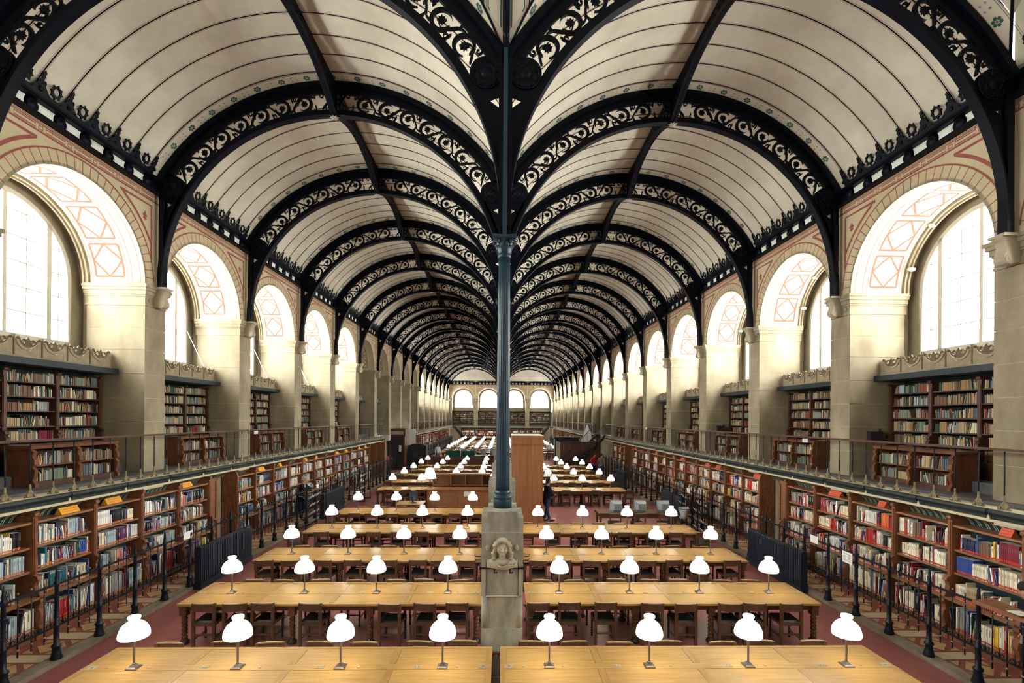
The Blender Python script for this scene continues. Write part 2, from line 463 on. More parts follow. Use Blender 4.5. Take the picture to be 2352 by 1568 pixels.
# ================================================================== IRON ARCHES
RL, RLI, RUI, RU = 4.15, 4.31, 4.70, 4.97
TH = .06
def star(r0, r1, n, c=(0, 0)):
    return [(c[0] + (r0 if i % 2 == 0 else r1) * cos(pi * i / n), c[1] + (r0 if i % 2 == 0 else r1) * sin(pi * i / n)) for i in range(2 * n)]
def scroll_mb():
    mb = MB(); F = FXZ(0); t = .05
    # swirling ring that tapers to a horn
    pts = [(-.285, -.10), (-.245, -.045), (-.2, .01)]; ws = [.03, .036, .04]
    n = 22
    for i in range(n + 1):
        a = radians(165 - 300 * i / n); r = .170
        pts.append((r * cos(a), r * sin(a))); ws.append(.040 + .030 * sin(pi * i / n) - (.05 * max(0, i - n * .82) / (n * .18)))
    mb.ribbon(pts, [max(.006, w) for w in ws], F, t)
    # hook to the leaf in the centre
    hk = [(-.165, -.02), (-.135, .055), (-.09, .098), (-.035, .092), (-.005, .05), (0, .02)]
    mb.ribbon(hk, [.022, .02, .018, .016, .014, .014], F, t * .8)
    mb.plate([star(.082, .050, 8)], F, t * .9)
    # link to the neighbour
    mb.ribbon([(.11, .125), (.17, .145), (.225, .135), (.285, .10)], [.036, .034, .028, .026], F, t)
    # spear on the lower side, small ring on the upper
    mb.ribbon([(.277, -.2), (.277, -.15), (.277, -.115), (.277, -.05)], [.05, .014, .045, .006], F, t * .8)
    mb.ribbon([(-.235, .2), (-.262, .15), (-.25, .105), (-.21, .1), (-.185, .13), (-.2, .165)], [.03, .028, .026, .024, .02, .012], F, t * .8)
    mb.ribbon([(.277, .2), (.277, .16), (.277, .11)], [.06, .03, .01], F, t * .8)
    return mb
SCR = scroll_mb()
m_scroll = SCR.mesh('scroll', 'iron')
ANG = [37.9 + 7.09 * i for i in range(7)]
RS = 4.505
def place_scroll(phi):
    b = pi / 2 - radians(phi)
    return (RS * cos(radians(phi)), 0, ZC + RS * sin(radians(phi))), (0, b, 0)
def scroll_xf(phi, flip, mir):
    b = pi / 2 - radians(phi); cx, cz = RS * cos(radians(phi)), ZC + RS * sin(radians(phi))
    def F(p):
        x, y, z = p[0] * mir, p[1], p[2] * flip
        return (x * cos(b) + z * sin(b) + cx, y, -x * sin(b) + z * cos(b) + cz)
    return F
lace = MB()
for i, a in enumerate(ANG):
    f = 1 if i % 2 == 0 else -1
    lace.merge(SCR, scroll_xf(a, f, -1)); lace.merge(SCR, scroll_xf(180 - a, f, 1))
m_lace = lace.mesh('scrollwork', 'iron')
m_lower = MB().arcbox((0, ZC), RL + .03, RLI, -4.6, 184.6, 64, FA, -TH / 2, TH / 2) \
    .arcbox((0, ZC), RL, RL + .035, -4.6, 184.6, 64, FA, -.085, .085).mesh('lower_chord', 'iron')
m_upper = MB().arcbox((0, ZC), RUI, RU, 30, 150, 48, FA, -TH / 2, TH / 2) \
    .arcbox((0, ZC), RUI + .17, RU + .01, 30, 150, 48, FA, -.10, .10).mesh('upper_chord', 'iron')
def bracket_mb():
    mb = MB()
    po = [(-4.22, 7.34)] + [(-(RL + .1) * cos(radians(a)), ZC + (RL + .1) * sin(radians(a))) for a in [-2.5 + i * 3.05 for i in range(11)]]
    po += [(-3.70, 9.76), (-3.76, 9.98), (-3.93, 10.13), (-4.22, 10.2)]
    hole = [(-4.13, 9.48), (-4.13, 9.285), (-3.955, 9.41)]
    mb.plate([po, hole], FA, TH)
    mb.box(-4.24, -4.13, -.085, .085, 7.34, 10.22)
    return mb
m_brk = bracket_mb().mesh('bracket', 'iron')
def medal_mb():
    mb = MB(); F = FXZ(0)
    for sgn in (-1, 1):
        G = lambda u, v, w, s=sgn: (u, s * (.03 + w), v)
        mb.lathe([(.26, 0), (.265, .02), (.245, .035), (.235, .02), (.16, .02), (.15, .04), (.13, .04), (.12, .02), (.085, .025), (.075, .05), (.03, .065), (.001, .065)], 28, (0, 0), 0, True, G, caps=False)
        for q in range(5):
            t = radians(20 + q * 72)
            mb.lathe([(.05, .02), (.052, .045), (.036, .05), (.03, .03), (.014, .045), (.001, .045)], 12, (.19 * cos(t), .19 * sin(t)), 0, True, G, caps=False)
        for q in range(10):
            t = radians(38 + q * 36)
            mb.lathe([(.024, .02), (.018, .036), (.001, .04)], 8, (.205 * cos(t), .205 * sin(t)), 0, True, G, caps=False)
    return mb
m_med = medal_mb().mesh('medallion', 'iron')
def crown_mb():
    mb = MB(); F = FA; z0 = ZC + RLI - .03; z1 = ZC + RUI + .02
    mb.box(-.075, .075, -.07, .07, z0 - .12, ZC + RU)
    for s_ in (-1, 1):
        mb.ribbon([(s_ * .30, z0 - .02), (s_ * .27, z0 + .1), (s_ * .17, z0 + .2), (s_ * .2, z0 + .3), (s_ * .27, z1)], [.02, .03, .05, .04, .03], F, .045)
        mb.ribbon([(s_ * .08, z0 + .12), (s_ * .15, z0 + .2), (s_ * .2, z0 + .17)], [.05, .05, .02], F, .045)
        mb.ribbon([(s_ * .08, z0 + .3), (s_ * .15, z0 + .27), (s_ * .17, z0 + .34), (s_ * .12, z1)], [.05, .04, .04, .03], F, .045)
        mb.ribbon([(s_ * .2, z0 - .02), (s_ * .2, z0 + .06), (s_ * .2, z0 + .11)], [.06, .03, .01], F, .045)
        mb.ribbon(arc((s_ * .33, z1 - .06), .045, 0, 330, 10), .022, F, .045)
    return mb
m_crown = crown_mb().mesh('crown_ornament', 'iron')
sm = MB()
for q in range(8):
    a = q * pi / 4; d = .035
    sm.add([(0, 0, -.05), (.05 * cos(a - pi / 8), .05 * sin(a - pi / 8), 0), (.14 * cos(a), .14 * sin(a), -.02), (.05 * cos(a + pi / 8), .05 * sin(a + pi / 8), 0), (0, 0, .02)],
           [(0, 1, 2), (0, 2, 3), (4, 2, 1), (4, 3, 2)], 0)
m_star = sm.mesh('pendant_star', 'steel')
def ord_arch(k): return 'nearest' if k == 0 else ordinal(k + 1) + ' nearest'
for k in range(NARCH):
    for sx in (-1, 1):
        t = thing('iron_arch', 'dark iron arch with pierced scrollwork, %s across the %s vault' % (ord_arch(k), SIDE[sx]), 'arch',
                  (sx * XC, YA(k), 0), group='iron arches carrying the vaults')
        ob('lower_chord', m_lower, t); ob('upper_chord', m_upper, t); ob('crown_ornament', m_crown, t)
        for s_ in (1, -1):
            ob('bracket', m_brk, t, scale=(s_, 1, 1))
            ob('medallion', m_med, t, loc=(s_ * 3.915, 0, 9.845))
        if k < 7:
            for i, a in enumerate(ANG):
                f = 1 if i % 2 == 0 else -1
                l, r = place_scroll(a); ob('scroll', m_scroll, t, l, r, (-1, 1, f))
                l, r = place_scroll(180 - a); ob('scroll', m_scroll, t, l, r, (1, 1, f))
        else:
            o = ob('scrollwork', m_lace, t); o['kind'] = 'stuff'
        ob('pendant_star', m_star, t, loc=(0, -.03, ZC + RL - .03))

# ridge beams between the arches
def ridge_mb():
    mb = MB(); F = FYZ(0); n = 20
    lo = []
    for i in range(n + 1):
        y = -2.04 + 4.08 * i / n
        lo.append((y, 12.22 - .56 * (abs(y) / 2.04) ** 2.2))
    po = lo + [(2.04, 12.56), (-2.04, 12.56)]
    holes = []
    for i in range(-9, 10):
        y = i * .2
        zl = 12.22 - .56 * (abs(y) / 2.04) ** 2.2
        if abs(i) <= 5: holes.append([(y + .06 * cos(a * pi / 4), zl + .17 + .05 * sin(a * pi / 4)) for a in range(8)])
        else:
            h = (12.45 - zl) / 2
            holes.append([(y + .055 * cos(a * pi / 4), zl + h * .75 + (h * .45) * sin(a * pi / 4)) for a in range(8)])
    mb.plate([po] + holes, F, .05)
    for i in range(n):
        (ya, za), (yb, zb) = lo[i], lo[i + 1]
        mb.add([(-.08, ya, za), (.08, ya, za), (.08, yb, zb), (-.08, yb, zb), (-.08, ya, za + .03), (.08, ya, za + .03), (.08, yb, zb + .03), (-.08, yb, zb + .03)],
               [(0, 1, 2, 3), (4, 7, 6, 5), (0, 3, 7, 4), (1, 5, 6, 2)])
    return mb
m_ridge = ridge_mb().mesh('ridge_rib', 'iron')
for k in range(0, 16):
    for sx in (-1, 1):
        o = tag(ob('ridge_rib', m_ridge, loc=(sx * XC, YA(k) + S / 2, 0)),
            'pierced dark iron rib along the %s vault crown%s' % (SIDE[sx], ' in front of the nearest arch' if k < 0 else ', just beyond the %s arch' % ord_arch(k)), 'rib', 'ridge ribs')

# ================================================================== COLUMNS
ZP = 2.745
def fl_(a): return 1 - .075 * abs(sin(a * 10)) ** .7
shaft = MB().lathe([(.116, 3.02), (.112, 3.2), (.108, 4.6), (.098, 6.3), (.094, 6.84)], 80, (0, 0), 0, True, rf=lambda a: 1 - .09 * (0.5 + .5 * cos(a * 20)) ** 2)
shaft.lathe([(.1, 6.82), (.108, 6.84), (.108, 6.88), (.1, 6.9)], 24)
for z in (3.35, 3.95, 4.55): shaft.lathe([(.113, z), (.114, z + .004), (.113, z + .008)], 24, caps=False)
m_shaft = shaft.mesh('shaft', 'iron_column_lit')
m_cbase = MB().lathe([(.152, ZP), (.152, 2.87), (.145, 2.885), (.155, 2.905), (.155, 2.925), (.14, 2.945), (.128, 2.95), (.128, 2.965), (.14, 2.985), (.128, 3.005), (.12, 3.03)], 32).mesh('column_base', 'iron_column_lit')
def capital_mb():
    mb = MB()
    mb.lathe([(.1, 6.88), (.095, 6.95), (.11, 7.05), (.15, 7.12), (.155, 7.13)], 20)
    for row, (z0, h, n, off) in enumerate(((6.89, .12, 8, 0), (6.92, .17, 8, pi / 8))):
        for i in range(n):
            a = off + 2 * pi * i / n
            pr = [(.103, 0, .03), (.112, h * .5, .04), (.125, h * .85, .036), (.15, h, .022), (.158, h * .9, .008)]
            vs = []; fs = []
            for r, dz, w in pr:
                for sgn in (-1, 0, 1):
                    rr = r + (.008 if sgn == 0 else 0)
                    vs.append((rr * cos(a) - sgn * w * sin(a), rr * sin(a) + sgn * w * cos(a), z0 + dz))
            for j in range(4):
                for q in range(2): fs.append((3 * j + q, 3 * j + q + 1, 3 * j + 4 + q, 3 * j + 3 + q))
            mb.add(vs, fs, 0, True)
    for q in range(4):
        a = pi / 4 + q * pi / 2
        for d in (-.3, .3):
            c = (.165 * cos(a) * 1.0, .165 * sin(a) * 1.0)
            G = lambda u, v, w, a=a + d, c=c: (c[0] + u * cos(a) - w * sin(a), c[1] + u * sin(a) + w * cos(a), 7.07 + v)
            mb.ribbon([(r * cos(t), r * sin(t)) for r, t in [(.045 - .0028 * i, i * .6) for i in range(15)]], .012, G, .03)
        b = q * pi / 2
        mb.lathe([(.03, 0), (.034, .02), (.02, .035), (.001, .04)], 10, (0, 0), 0, True, lambda u, v, w, b=b: ((.14 + w) * cos(b) - u * sin(b), (.14 + w) * sin(b) + u * cos(b), 7.15 + v))
    ab = []
    for q in range(4):
        for i in range(7):
            t = -pi / 4 + q * pi / 2 + (i / 7) * pi / 2
            x = .205 / max(abs(cos(t)), abs(sin(t)), .707); k = 1 - .16 * sin(pi * i / 7)
            ab.append((x * cos(t) * k, x * sin(t) * k))
    mb.plate([ab], FXY(7.145), .03)
    mb.plate([[(p[0] * .93, p[1] * .93) for p in ab]], FXY(7.12), .02)
    return mb
m_cap = capital_mb().mesh('capital', 'iron_column_lit')
post = MB().box(-.085, .085, -.085, .085, 7.15, 7.2).box(-.095, .095, -.05, .05, 7.16, 10.1).box(-.07, .07, -.1, .1, 9.62, 10.05)
for q in range(5): post.box(-.085 + .004 * q, .085 - .004 * q, -.08, .08, 9.5 + q * .12, 9.56 + q * .12)
m_post = post.mesh('roof_post', 'iron')
m_pbar = MB().box(-.036, .036, -.125, -.05, 7.18, 10.2).mesh('front_bar', 'iron_column_lit')
def pedestal_mb():
    mb = MB(); d = .42
    mb.box(-.325, .325, -d, d, 1.95, 2.66)
    mb.box(-.325, .325, -d, d, 0, .93).box(-.34, .34, -d - .012, d + .012, 0, .18)
    mb.box(-.25, .25, -d + .03, d - .03, .93, 1.95)
    for sx in (-1, 1):
        for sy in (-1, 1):
            mb.lathe([(.062, .93), (.062, 1.44)], 12, (sx * .262, sy * (d - .062))).box(sx * .29 - .035, sx * .29 + .035, sy * (d - .04) - .04, sy * (d - .04) + .04, 1.44, 1.95)
    mb.box(-.325, .325, -d + .06, d - .06, .93, 1.95)
    return mb
m_ped = pedestal_mb().mesh('body', 'stone_grey')
m_ptop = MB().box(-.235, .235, -.42, .42, 2.66, ZP).mesh('top_block', 'stone_grey')
m_pjoint = MB().box(-.328, .328, -.423, .423, 2.42, 2.428).box(-.254, .254, -.425, -.4, 1.43, 1.438).mesh('joint', 'mortar')
hooks = MB().box(-.34, .34, -.45, -.42, 1.86, 1.885).box(-.35, -.325, -.45, .42, 1.87, 1.9).box(.325, .35, -.45, .42, 1.87, 1.9)
for x in (-.12, .12): hooks.tube([(x, -.44, 1.86), (x, -.5, 1.82), (x + .04, -.54, 1.84)], .012, 6)
for s_ in (-1, 1):
    for q in range(3): hooks.tube([(s_ * .345, -.3 + q * .0, 1.9 + q * .06), (s_ * .42, -.3, 1.9 + q * .06), (s_ * .43, -.3, 1.93 + q * .06)], .008, 5)
m_hooks = hooks.mesh('coat_rail', 'iron_rail')
def ellip(mb, c, r, n=12):
    vs = []; fs = []
    for j in range(n + 1):
        th = pi * j / n
        for i in range(n): vs.append((c[0] + r[0] * sin(th) * cos(2 * pi * i / n), c[1] + r[1] * sin(th) * sin(2 * pi * i / n), c[2] + r[2] * cos(th)))
    for j in range(n):
        for i in range(n): fs.append((j * n + i, j * n + (i + 1) % n, (j + 1) * n + (i + 1) % n, (j + 1) * n + i))
    mb.add(vs, fs, 0, True)
def bust_mb():
    mb = MB(); y = -.46
    ellip(mb, (0, y - .03, 2.19), (.078, .085, .112))          # face
    ellip(mb, (0, y - .03, 2.115), (.05, .07, .05))            # chin
    ellip(mb, (0, y - .115, 2.185), (.013, .026, .034))        # nose
    for s_ in (-1, 1):
        ellip(mb, (s_ * .034, y - .098, 2.218), (.027, .014, .008))   # brow
        ellip(mb, (s_ * .034, y - .092, 2.2), (.017, .012, .008))     # eye
        ellip(mb, (s_ * .045, y - .085, 2.165), (.024, .022, .026))   # cheek
        ellip(mb, (s_ * .22, -.425, 2.19), (.045, .02, .05))
        for q in range(7):                                     # falling locks
            ellip(mb, (s_ * (.098 + .014 * sin(q * 1.9) + .007 * q), y - .02 + .012 * cos(q * 2.3), 2.28 - q * .04), (.038, .038, .03), 8)
    ellip(mb, (0, y - .1, 2.128), (.03, .018, .007)); ellip(mb, (0, y - .098, 2.112), (.026, .018, .008))
    for q in range(11):                                        # hair over the brow
        a = pi * q / 10
        ellip(mb, (.088 * cos(a), y - .05 - .03 * sin(a), 2.25 + .075 * sin(a)), (.03, .032, .028), 8)
    ellip(mb, (0, y + .01, 2.285), (.1, .085, .075))
    ellip(mb, (0, y, 2.06), (.055, .06, .09))                  # neck
    ellip(mb, (0, y + .02, 1.965), (.2, .085, .085))           # shoulders
    for s_ in (-1, 1): ellip(mb, (s_ * .15, y + .02, 1.95), (.075, .08, .075))
    for q in range(5):                                         # drapery
        r = .20 - .028 * q
        mb.tube([(r * cos(t) * 1.05, y - .055 - .01 * q, 1.995 + (.115 - .012 * q) * -abs(sin(t))) for t in [pi * i / 12 for i in range(13)]], .014, 6)
    mb.box(-.24, .24, -.45, -.40, 1.88, 2.0)
    return mb
bust_me = bust_mb().mesh('bust_relief', 'stone_light')

for k in range(NARCH):
    near = 'nearest, standing in the middle of the picture' if k == 0 else '%s in the row behind it' % ordinal(k + 1)
    c = thing('column', 'slender fluted blue-grey iron column with leafy capital, ' + near, 'column', (0, YA(k), 0), group='iron columns')
    ob('shaft', m_shaft, c); ob('column_base', m_cbase, c); ob('capital', m_cap, c); ob('roof_post', m_post, c); ob('front_bar', m_pbar, c)
    p = thing('pedestal', ('tall stone pillar with carved bust under the nearest column' if k == 0 else 'tall stone pillar under the %s column of the row' % ordinal(k + 1)), 'pedestal', (0, YA(k), 0), group='column pedestals')
    ob('body', m_ped, p); ob('top_block', m_ptop, p); ob('joint', m_pjoint, p); ob('coat_rail', m_hooks, p)
    if k < 3:
        bo = ob('bust_relief', bust_me, p)
        if k == 0:
            rm = bo.modifiers.new('remesh', 'REMESH'); rm.mode = 'VOXEL'; rm.voxel_size = .0065; rm.use_smooth_shade = True
            sm_ = bo.modifiers.new('smooth', 'SMOOTH'); sm_.factor = .5; sm_.iterations = 3
# ================================================================== WALLS (built for the right wall, bay centre at local Y = 0, mirrored for the left)
XW, HB, RA, ZS = 8.6, 2.1, 1.75, 7.34
FW = FYZ(XW)
def arch_poly(r, zs, n=24): return [(r * cos(pi * i / n), zs + r * sin(pi * i / n)) for i in range(n + 1)]
face = MB().plate([[(-HB, ZS), (-RA, ZS)] + arch_poly(RA, ZS)[::-1][1:-1] + [(RA, ZS), (HB, ZS), (HB, 10.3), (-HB, 10.3)]], FYZ(XW + .1), .2)
m_face = face.mesh('arched_wall', 'fresco')
m_soffit = MB().arcbox((0, ZS), RA, RA + .06, 0, 180, 32, FW, 0, 1.37).mesh('arch_soffit', 'fresco_pale')
m_ring = MB().arcbox((0, ZS), RA - .06, RA + .06, 0, 180, 32, FW, 1.30, 1.36).arcbox((0, ZS), RA - .1, RA + .06, 0, 180, 32, FW, 1.36, 1.40) \
    .arcbox((0, ZS), RA + .06, RA + .2, 0, 180, 32, FW, 1.40, 1.62).mesh('arch_moulding', 'stone')
WR, WZS, WB = 1.5, 7.3, 5.85
opening = [(-WR, WB)] + [(WR, WB)] + arch_poly(WR, WZS, 24)
outer = [(-2.0, 5.0), (2.0, 5.0), (2.0, 7.3)] + arch_poly(2.0, 7.3, 24)[1:-1] + [(-2.0, 7.3)]
m_wwall = MB().plate([outer, opening], FYZ(10.25), .1).mesh('window_surround', 'stone')
m_blind = MB().plate([outer], FYZ(10.02), .1).mesh('blind_panel', 'fresco')
m_backwall = MB().box(9.96, 10.1, -HB, HB, 2.7, 5.2).mesh('recess_wall', 'stone')
# red painted lines on the wall face
pt = MB(); G = FYZ(XW - .003)
pt.ribbon(arc((0, ZS), 2.035, 4, 176, 40), .03, FYZ(XW - .004), 0, flat=True)
for i in range(31):
    a = radians(6 + 168 * i / 30); pt.ribbon([(1.765 * cos(a), ZS + 1.765 * sin(a)), (2.03 * cos(a), ZS + 2.03 * sin(a))], .018, FYZ(XW - .0015), 0, flat=True)
for s_ in (-1, 1):
    tri = [(s_ * (HB - .16), 9.30), (s_ * (HB - .16), 8.0)] + [(s_ * 2.19 * cos(radians(a)), ZS + 2.19 * sin(radians(a))) for a in range(28, 62, 4)] + [(s_ * .98, 9.30)]
    pt.ribbon(tri, .062, G, 0, closed=True, flat=True)
    for q in range(5):
        a = q * 2 * pi / 5 + .3; pt.disc((s_ * 1.72 + .045 * cos(a), 8.98 + .06 * sin(a)), .034, G, 0, 7)
    pt.disc((s_ * 1.72, 8.98), .022, G, -.001, 7)
    for q in range(2): pt.ribbon([(s_ * 1.72, 8.98 + (.11 if q else -.11)), (s_ * 1.72, 8.98)], .03, G, 0, flat=True)
for z, w in ((9.435, .04), (9.575, .022), (9.605, .018)): pt.ribbon([(-HB, z), (HB, z)], w, G, 0, flat=True)
for i in range(7):
    y = -HB + .3 + i * .6
    pt.ribbon([(y - .2, 9.475), (y - .2, 9.54), (y + .2, 9.54), (y + .2, 9.475)], .022, G, 0, closed=True, flat=True)
    pt.ribbon([(y + .26, 9.475), (y + .26, 9.54), (y + .34, 9.54), (y + .34, 9.475)], .022, G, 0, closed=True, flat=True)
m_paint = pt.mesh('painted_pattern', 'paint_red')
# ornament painted on the soffit
ps = MB()
def FSo(u, v, w):                                # u depth, v degrees
    a = radians(v); r = RA - .004 - w
    return (XW + u, r * cos(a), ZS + r * sin(a))
def sline(p, q, wd, mi, n=6):
    dx, dy = q[0] - p[0], q[1] - p[1]; k = RA * pi / 180; l = hypot(dx, dy * k) or 1
    nx, ny = -dy * k / l * wd / 2, dx / l * wd / 2 / k
    for i in range(n):
        a = [p[0] + dx * i / n, p[1] + dy * i / n]; b = [p[0] + dx * (i + 1) / n, p[1] + dy * (i + 1) / n]
        ps.add([FSo(a[0] + nx, a[1] + ny, 0), FSo(a[0] - nx, a[1] - ny, 0), FSo(b[0] - nx, b[1] - ny, 0), FSo(b[0] + nx, b[1] + ny, 0)], [(0, 1, 2, 3)], mi)
for j in range(6):
    a0, a1 = 6 + j * 28.4, 6 + j * 28.4 + 24; am = (a0 + a1) / 2; u0, u1 = .48, 1.14; um = (u0 + u1) / 2
    for p, q in (((u0, a0), (u1, a0)), ((u1, a0), (u1, a1)), ((u1, a1), (u0, a1)), ((u0, a1), (u0, a0))): sline(p, q, .045, 0)
    for p, q in (((um, a0), (u1, am)), ((u1, am), (um, a1)), ((um, a1), (u0, am)), ((u0, am), (um, a0))): sline(p, q, .042, 0)
    for i in range(14):
        t0, t1 = 2 * pi * i / 14, 2 * pi * (i + 1) / 14
        sline((um + .13 * cos(t0), am + 4.3 * sin(t0)), (um + .13 * cos(t1), am + 4.3 * sin(t1)), .014, 1, 1)
    for t in range(4):
        sline((um, am), (um + .09 * cos(t * pi / 2 + .78), am + 3 * sin(t * pi / 2 + .78)), .02, 1, 1)
for u in (.10, .30): sline((u, 1), (u, 179), .01, 0, 40)
for u in (.40, 1.22): sline((u, 1), (u, 179), .008, 0, 40)
for i in range(40):
    a = 2 + i * 4.45
    sline((.12, a), (.28, a), .01, 1, 1); sline((.14, a + .8), (.26, a + 3.4), .02, 1, 1)
m_spaint = ps.mesh('painted_pattern', 'paint_soft_red', 'paint_grey')
# pier: mortar core plus dressed stone blocks
COUR = [2.84, 3.45, 4.05, 4.62, 5.2, 5.78, 6.3, 6.84]
m_core = MB().box(8.612, 9.96, -.338, .338, 2.4, 10.0).box(9.9, 10.35, -.18, .18, 2.4, 10.2).mesh('pier_core', 'mortar')
m_blk = [MB().box(8.6, 9.97, -.35, .35, a + .005, b - .005).mesh('stone_block', 'stone') for a, b in zip(COUR[:-1], COUR[1:])]
cp = MB()
for z0, z1, pj in ((6.84, 6.89, .018), (6.89, 7.06, .004), (7.06, 7.1, .025), (7.1, 7.2, .05), (7.2, 7.27, .085), (7.27, 7.34, .11)):
    cp.box(8.6 - pj, 10.02, -.35 - pj, .35 + pj, z0, z1)
for y in (-.2, .2):
    cp.lathe([(.06, 0), (.05, .02), (.02, .03), (.001, .03)], 10, (y, 6.98), 0, True, lambda u, v, w: (8.6 - w, u, v))
m_capst = cp.mesh('pier_capital', 'stone')
prof = [(8.62, 7.34), (8.28, 7.34), (8.27, 7.27), (8.33, 7.22), (8.36, 7.14), (8.345, 7.05), (8.31, 6.97), (8.315, 6.9), (8.36, 6.85), (8.43, 6.83), (8.5, 6.86), (8.62, 6.84)]
con = MB().plate([prof], FXZ(0), .19)
con.lathe([(.075, -.105), (.075, .105)], 14, (0, 0), 0, True, lambda u, v, w: (8.395 + u, w, 6.925 + v))
con.lathe([(.035, -.115), (.035, .115)], 10, (0, 0), 0, True, lambda u, v, w: (8.395 + u, w, 6.925 + v))
con.box(8.26, 8.5, -.14, .14, 7.29, 7.34)
m_con = con.mesh('console', 'stone_light')
m_lowwall = MB().box(8.95, 9.15, -HB, HB, 0, 2.75).mesh('lower_wall', 'stone')
# ---- cornice
crn = MB().box(8.40, 8.62, -HB, HB, 9.925, 9.975).box(8.44, 8.62, -HB, HB, 9.975, 10.0).box(8.43, 8.62, -HB, HB, 9.905, 9.925)
crn.box(8.44, 8.62, -HB, HB, 9.63, 9.68).box(8.56, 8.62, -HB, HB, 9.68, 9.91)
m_crn = crn.mesh('cornice_band', 'iron')
wp = [(-.18, 9.69), (-.155, 9.74), (-.145, 9.795), (-.155, 9.85), (-.18, 9.90), (.18, 9.90), (.155, 9.85), (.145, 9.795), (.155, 9.74), (.18, 9.69)]
wpm = MB().plate([wp], FYZ(8.555), .012)
wi = [(-.13, 9.715), (.13, 9.715), (.115, 9.795), (.13, 9.875), (-.13, 9.875), (-.115, 9.795)]
wpm.ribbon(wi, .005, FYZ(8.547), 0, 1, closed=True, flat=True)
m_wpan = wpm.mesh('white_panel', 'cornice_white', 'ink')
m_ros = MB().lathe([(.115, 0), (.115, .05), (.095, .07), (.075, .055), (.06, .07), (.03, .085), (.001, .09)], 18, (0, 9.797), 0, True, lambda u, v, w: (8.57 - w, u, v)).mesh('rosette', 'iron')
def crest_mb():
    mb = MB(); F = lambda u, v, w: (8.43 - (v - 9.97) * .32 + w, u, v); t = .03; h = PW / 2
    hill = [(-h, 9.97), (h, 9.97), (h, 10.2), (h - .015, 10.23), (h - .05, 10.24), (h - .08, 10.21), (h - .075, 10.16), (h - .1, 10.13), (h - .13, 10.10), (.11, 10.06), (.09, 10.05),
            (-.09, 10.05), (-.11, 10.06), (-h + .13, 10.10), (-h + .1, 10.13), (-h + .075, 10.16), (-h + .08, 10.21), (-h + .05, 10.24), (-h + .015, 10.23), (-h, 10.2)]
    dots = []
    for s_ in (-1, 1):
        for q in range(3):
            dots.append([(s_ * (.11 + .017 * q) + .012 * cos(a * pi / 3), 10.025 + .016 * q + .010 * sin(a * pi / 3)) for a in range(6)])
        dots.append([(s_ * (h - .048) + .014 * cos(a * pi / 3), 10.2 + .014 * sin(a * pi / 3)) for a in range(6)])
    mb.plate([hill] + dots, F, t)
    out = []
    for i in range(48):
        a = 2 * pi * i / 48 - pi / 2
        r = .094 + (.03 if i % 6 == 0 else (.008 if i % 6 in (1, 5) else 0))
        out.append((r * cos(a), 10.19 + r * sin(a) * 1.08))
    inn = [(.062 * cos(2 * pi * i / 16), 10.195 + .066 * sin(2 * pi * i / 16)) for i in range(16)]
    mb.plate([out, inn], F, t)
    # finial over the rib
    mb.plate([[(h + a_, b_ + .025) for a_, b_ in ((-.02, 10.15), (.02, 10.15), (.02, 10.25), (.045, 10.265), (.02, 10.285), (.022, 10.31), (.035, 10.335), (0, 10.375), (-.035, 10.335), (-.022, 10.31), (-.02, 10.285), (-.045, 10.265), (-.02, 10.25))]], F, t)
    mb.lathe([(.05, 0), (.045, .02), (.02, .03), (.001, .03)], 10, (h - .001, 10.09), 0, True, lambda u, v, w: (8.385 - w, u, v))
    return mb
m_crest = crest_mb().mesh('crest', 'iron')

# ---- window
def window_meshes():
    fr = MB(); F = FYZ(10.18)
    path = [(-WR - .02, WB)] + [(WR + .02, WB)] + [(r_ * 1.013, z) for r_, z in arch_poly(WR, WZS, 28)]
    fr.ribbon([(p[0] * .965, p[1]) for p in path], .10, F, .10, closed=True)
    m_fr = fr.mesh('window_frame', 'window_wood')
    mu = MB()
    for y in (-.96, .96): mu.box(10.13, 10.24, y - .055, y + .055, WB, WZS + sqrt(WR ** 2 - y * y))
    m_mu = mu.box(10.14, 10.24, -.04, .04, WB, WZS + WR).mesh('mullion', 'window_wood')
    br = MB()
    for y in (-1.23, -.48, .48, 1.23): br.box(10.17, 10.2, y - .011, y + .011, WB, WZS + sqrt(WR ** 2 - y * y))
    for z in (6.37, 6.89, 7.41, 7.93, 8.45):
        hw = WR if z <= WZS else sqrt(WR ** 2 - (z - WZS) ** 2)
        br.box(10.17, 10.2, -hw, hw, z - .011, z + .011)
    return m_fr, m_mu, br.mesh('glazing_bar', 'window_wood')
m_fr, m_mu, m_bar = window_meshes()
def clip_pane(y0, y1, z0, z1):
    pts = []
    n = 6
    for i in range(n + 1):
        y = y0 + (y1 - y0) * i / n; top = WZS + sqrt(max(0, WR ** 2 - y * y))
        pts.append((y, max(z0, min(z1, top))))
    if max(p[1] for p in pts) <= z0 + .01: return None
    return [(y0, z0), (y1, z0)] + pts[::-1]
def pane_mesh(y0, y1, z0, z1):
    p = clip_pane(y0, y1, z0, z1)
    if not p: return None
    q = []
    for a in p:
        if not q or hypot(a[0] - q[-1][0], a[1] - q[-1][1]) > 1e-4: q.append(a)
    if hypot(q[0][0] - q[-1][0], q[0][1] - q[-1][1]) < 1e-4: q.pop()
    if len(q) < 3: return None
    return MB().add([(10.215, a, b) for a, b in q], [tuple(range(len(q)))]).mesh('pane', 'glass')
PANE3 = [pane_mesh(a, b, WB, 9) for a, b in ((-1.5, -.96), (-.96, .96), (.96, 1.5))]
YS = [-1.5, -1.23, -.96, -.48, 0, .48, .96, 1.23, 1.5]; ZSS = [5.85, 6.37, 6.89, 7.41, 7.93, 8.45, 8.9]
PANES = [m for m in (pane_mesh(YS[i] + .004, YS[i + 1] - .004, ZSS[j] + .004, ZSS[j + 1] - .004) for i in range(8) for j in range(6)) if m]

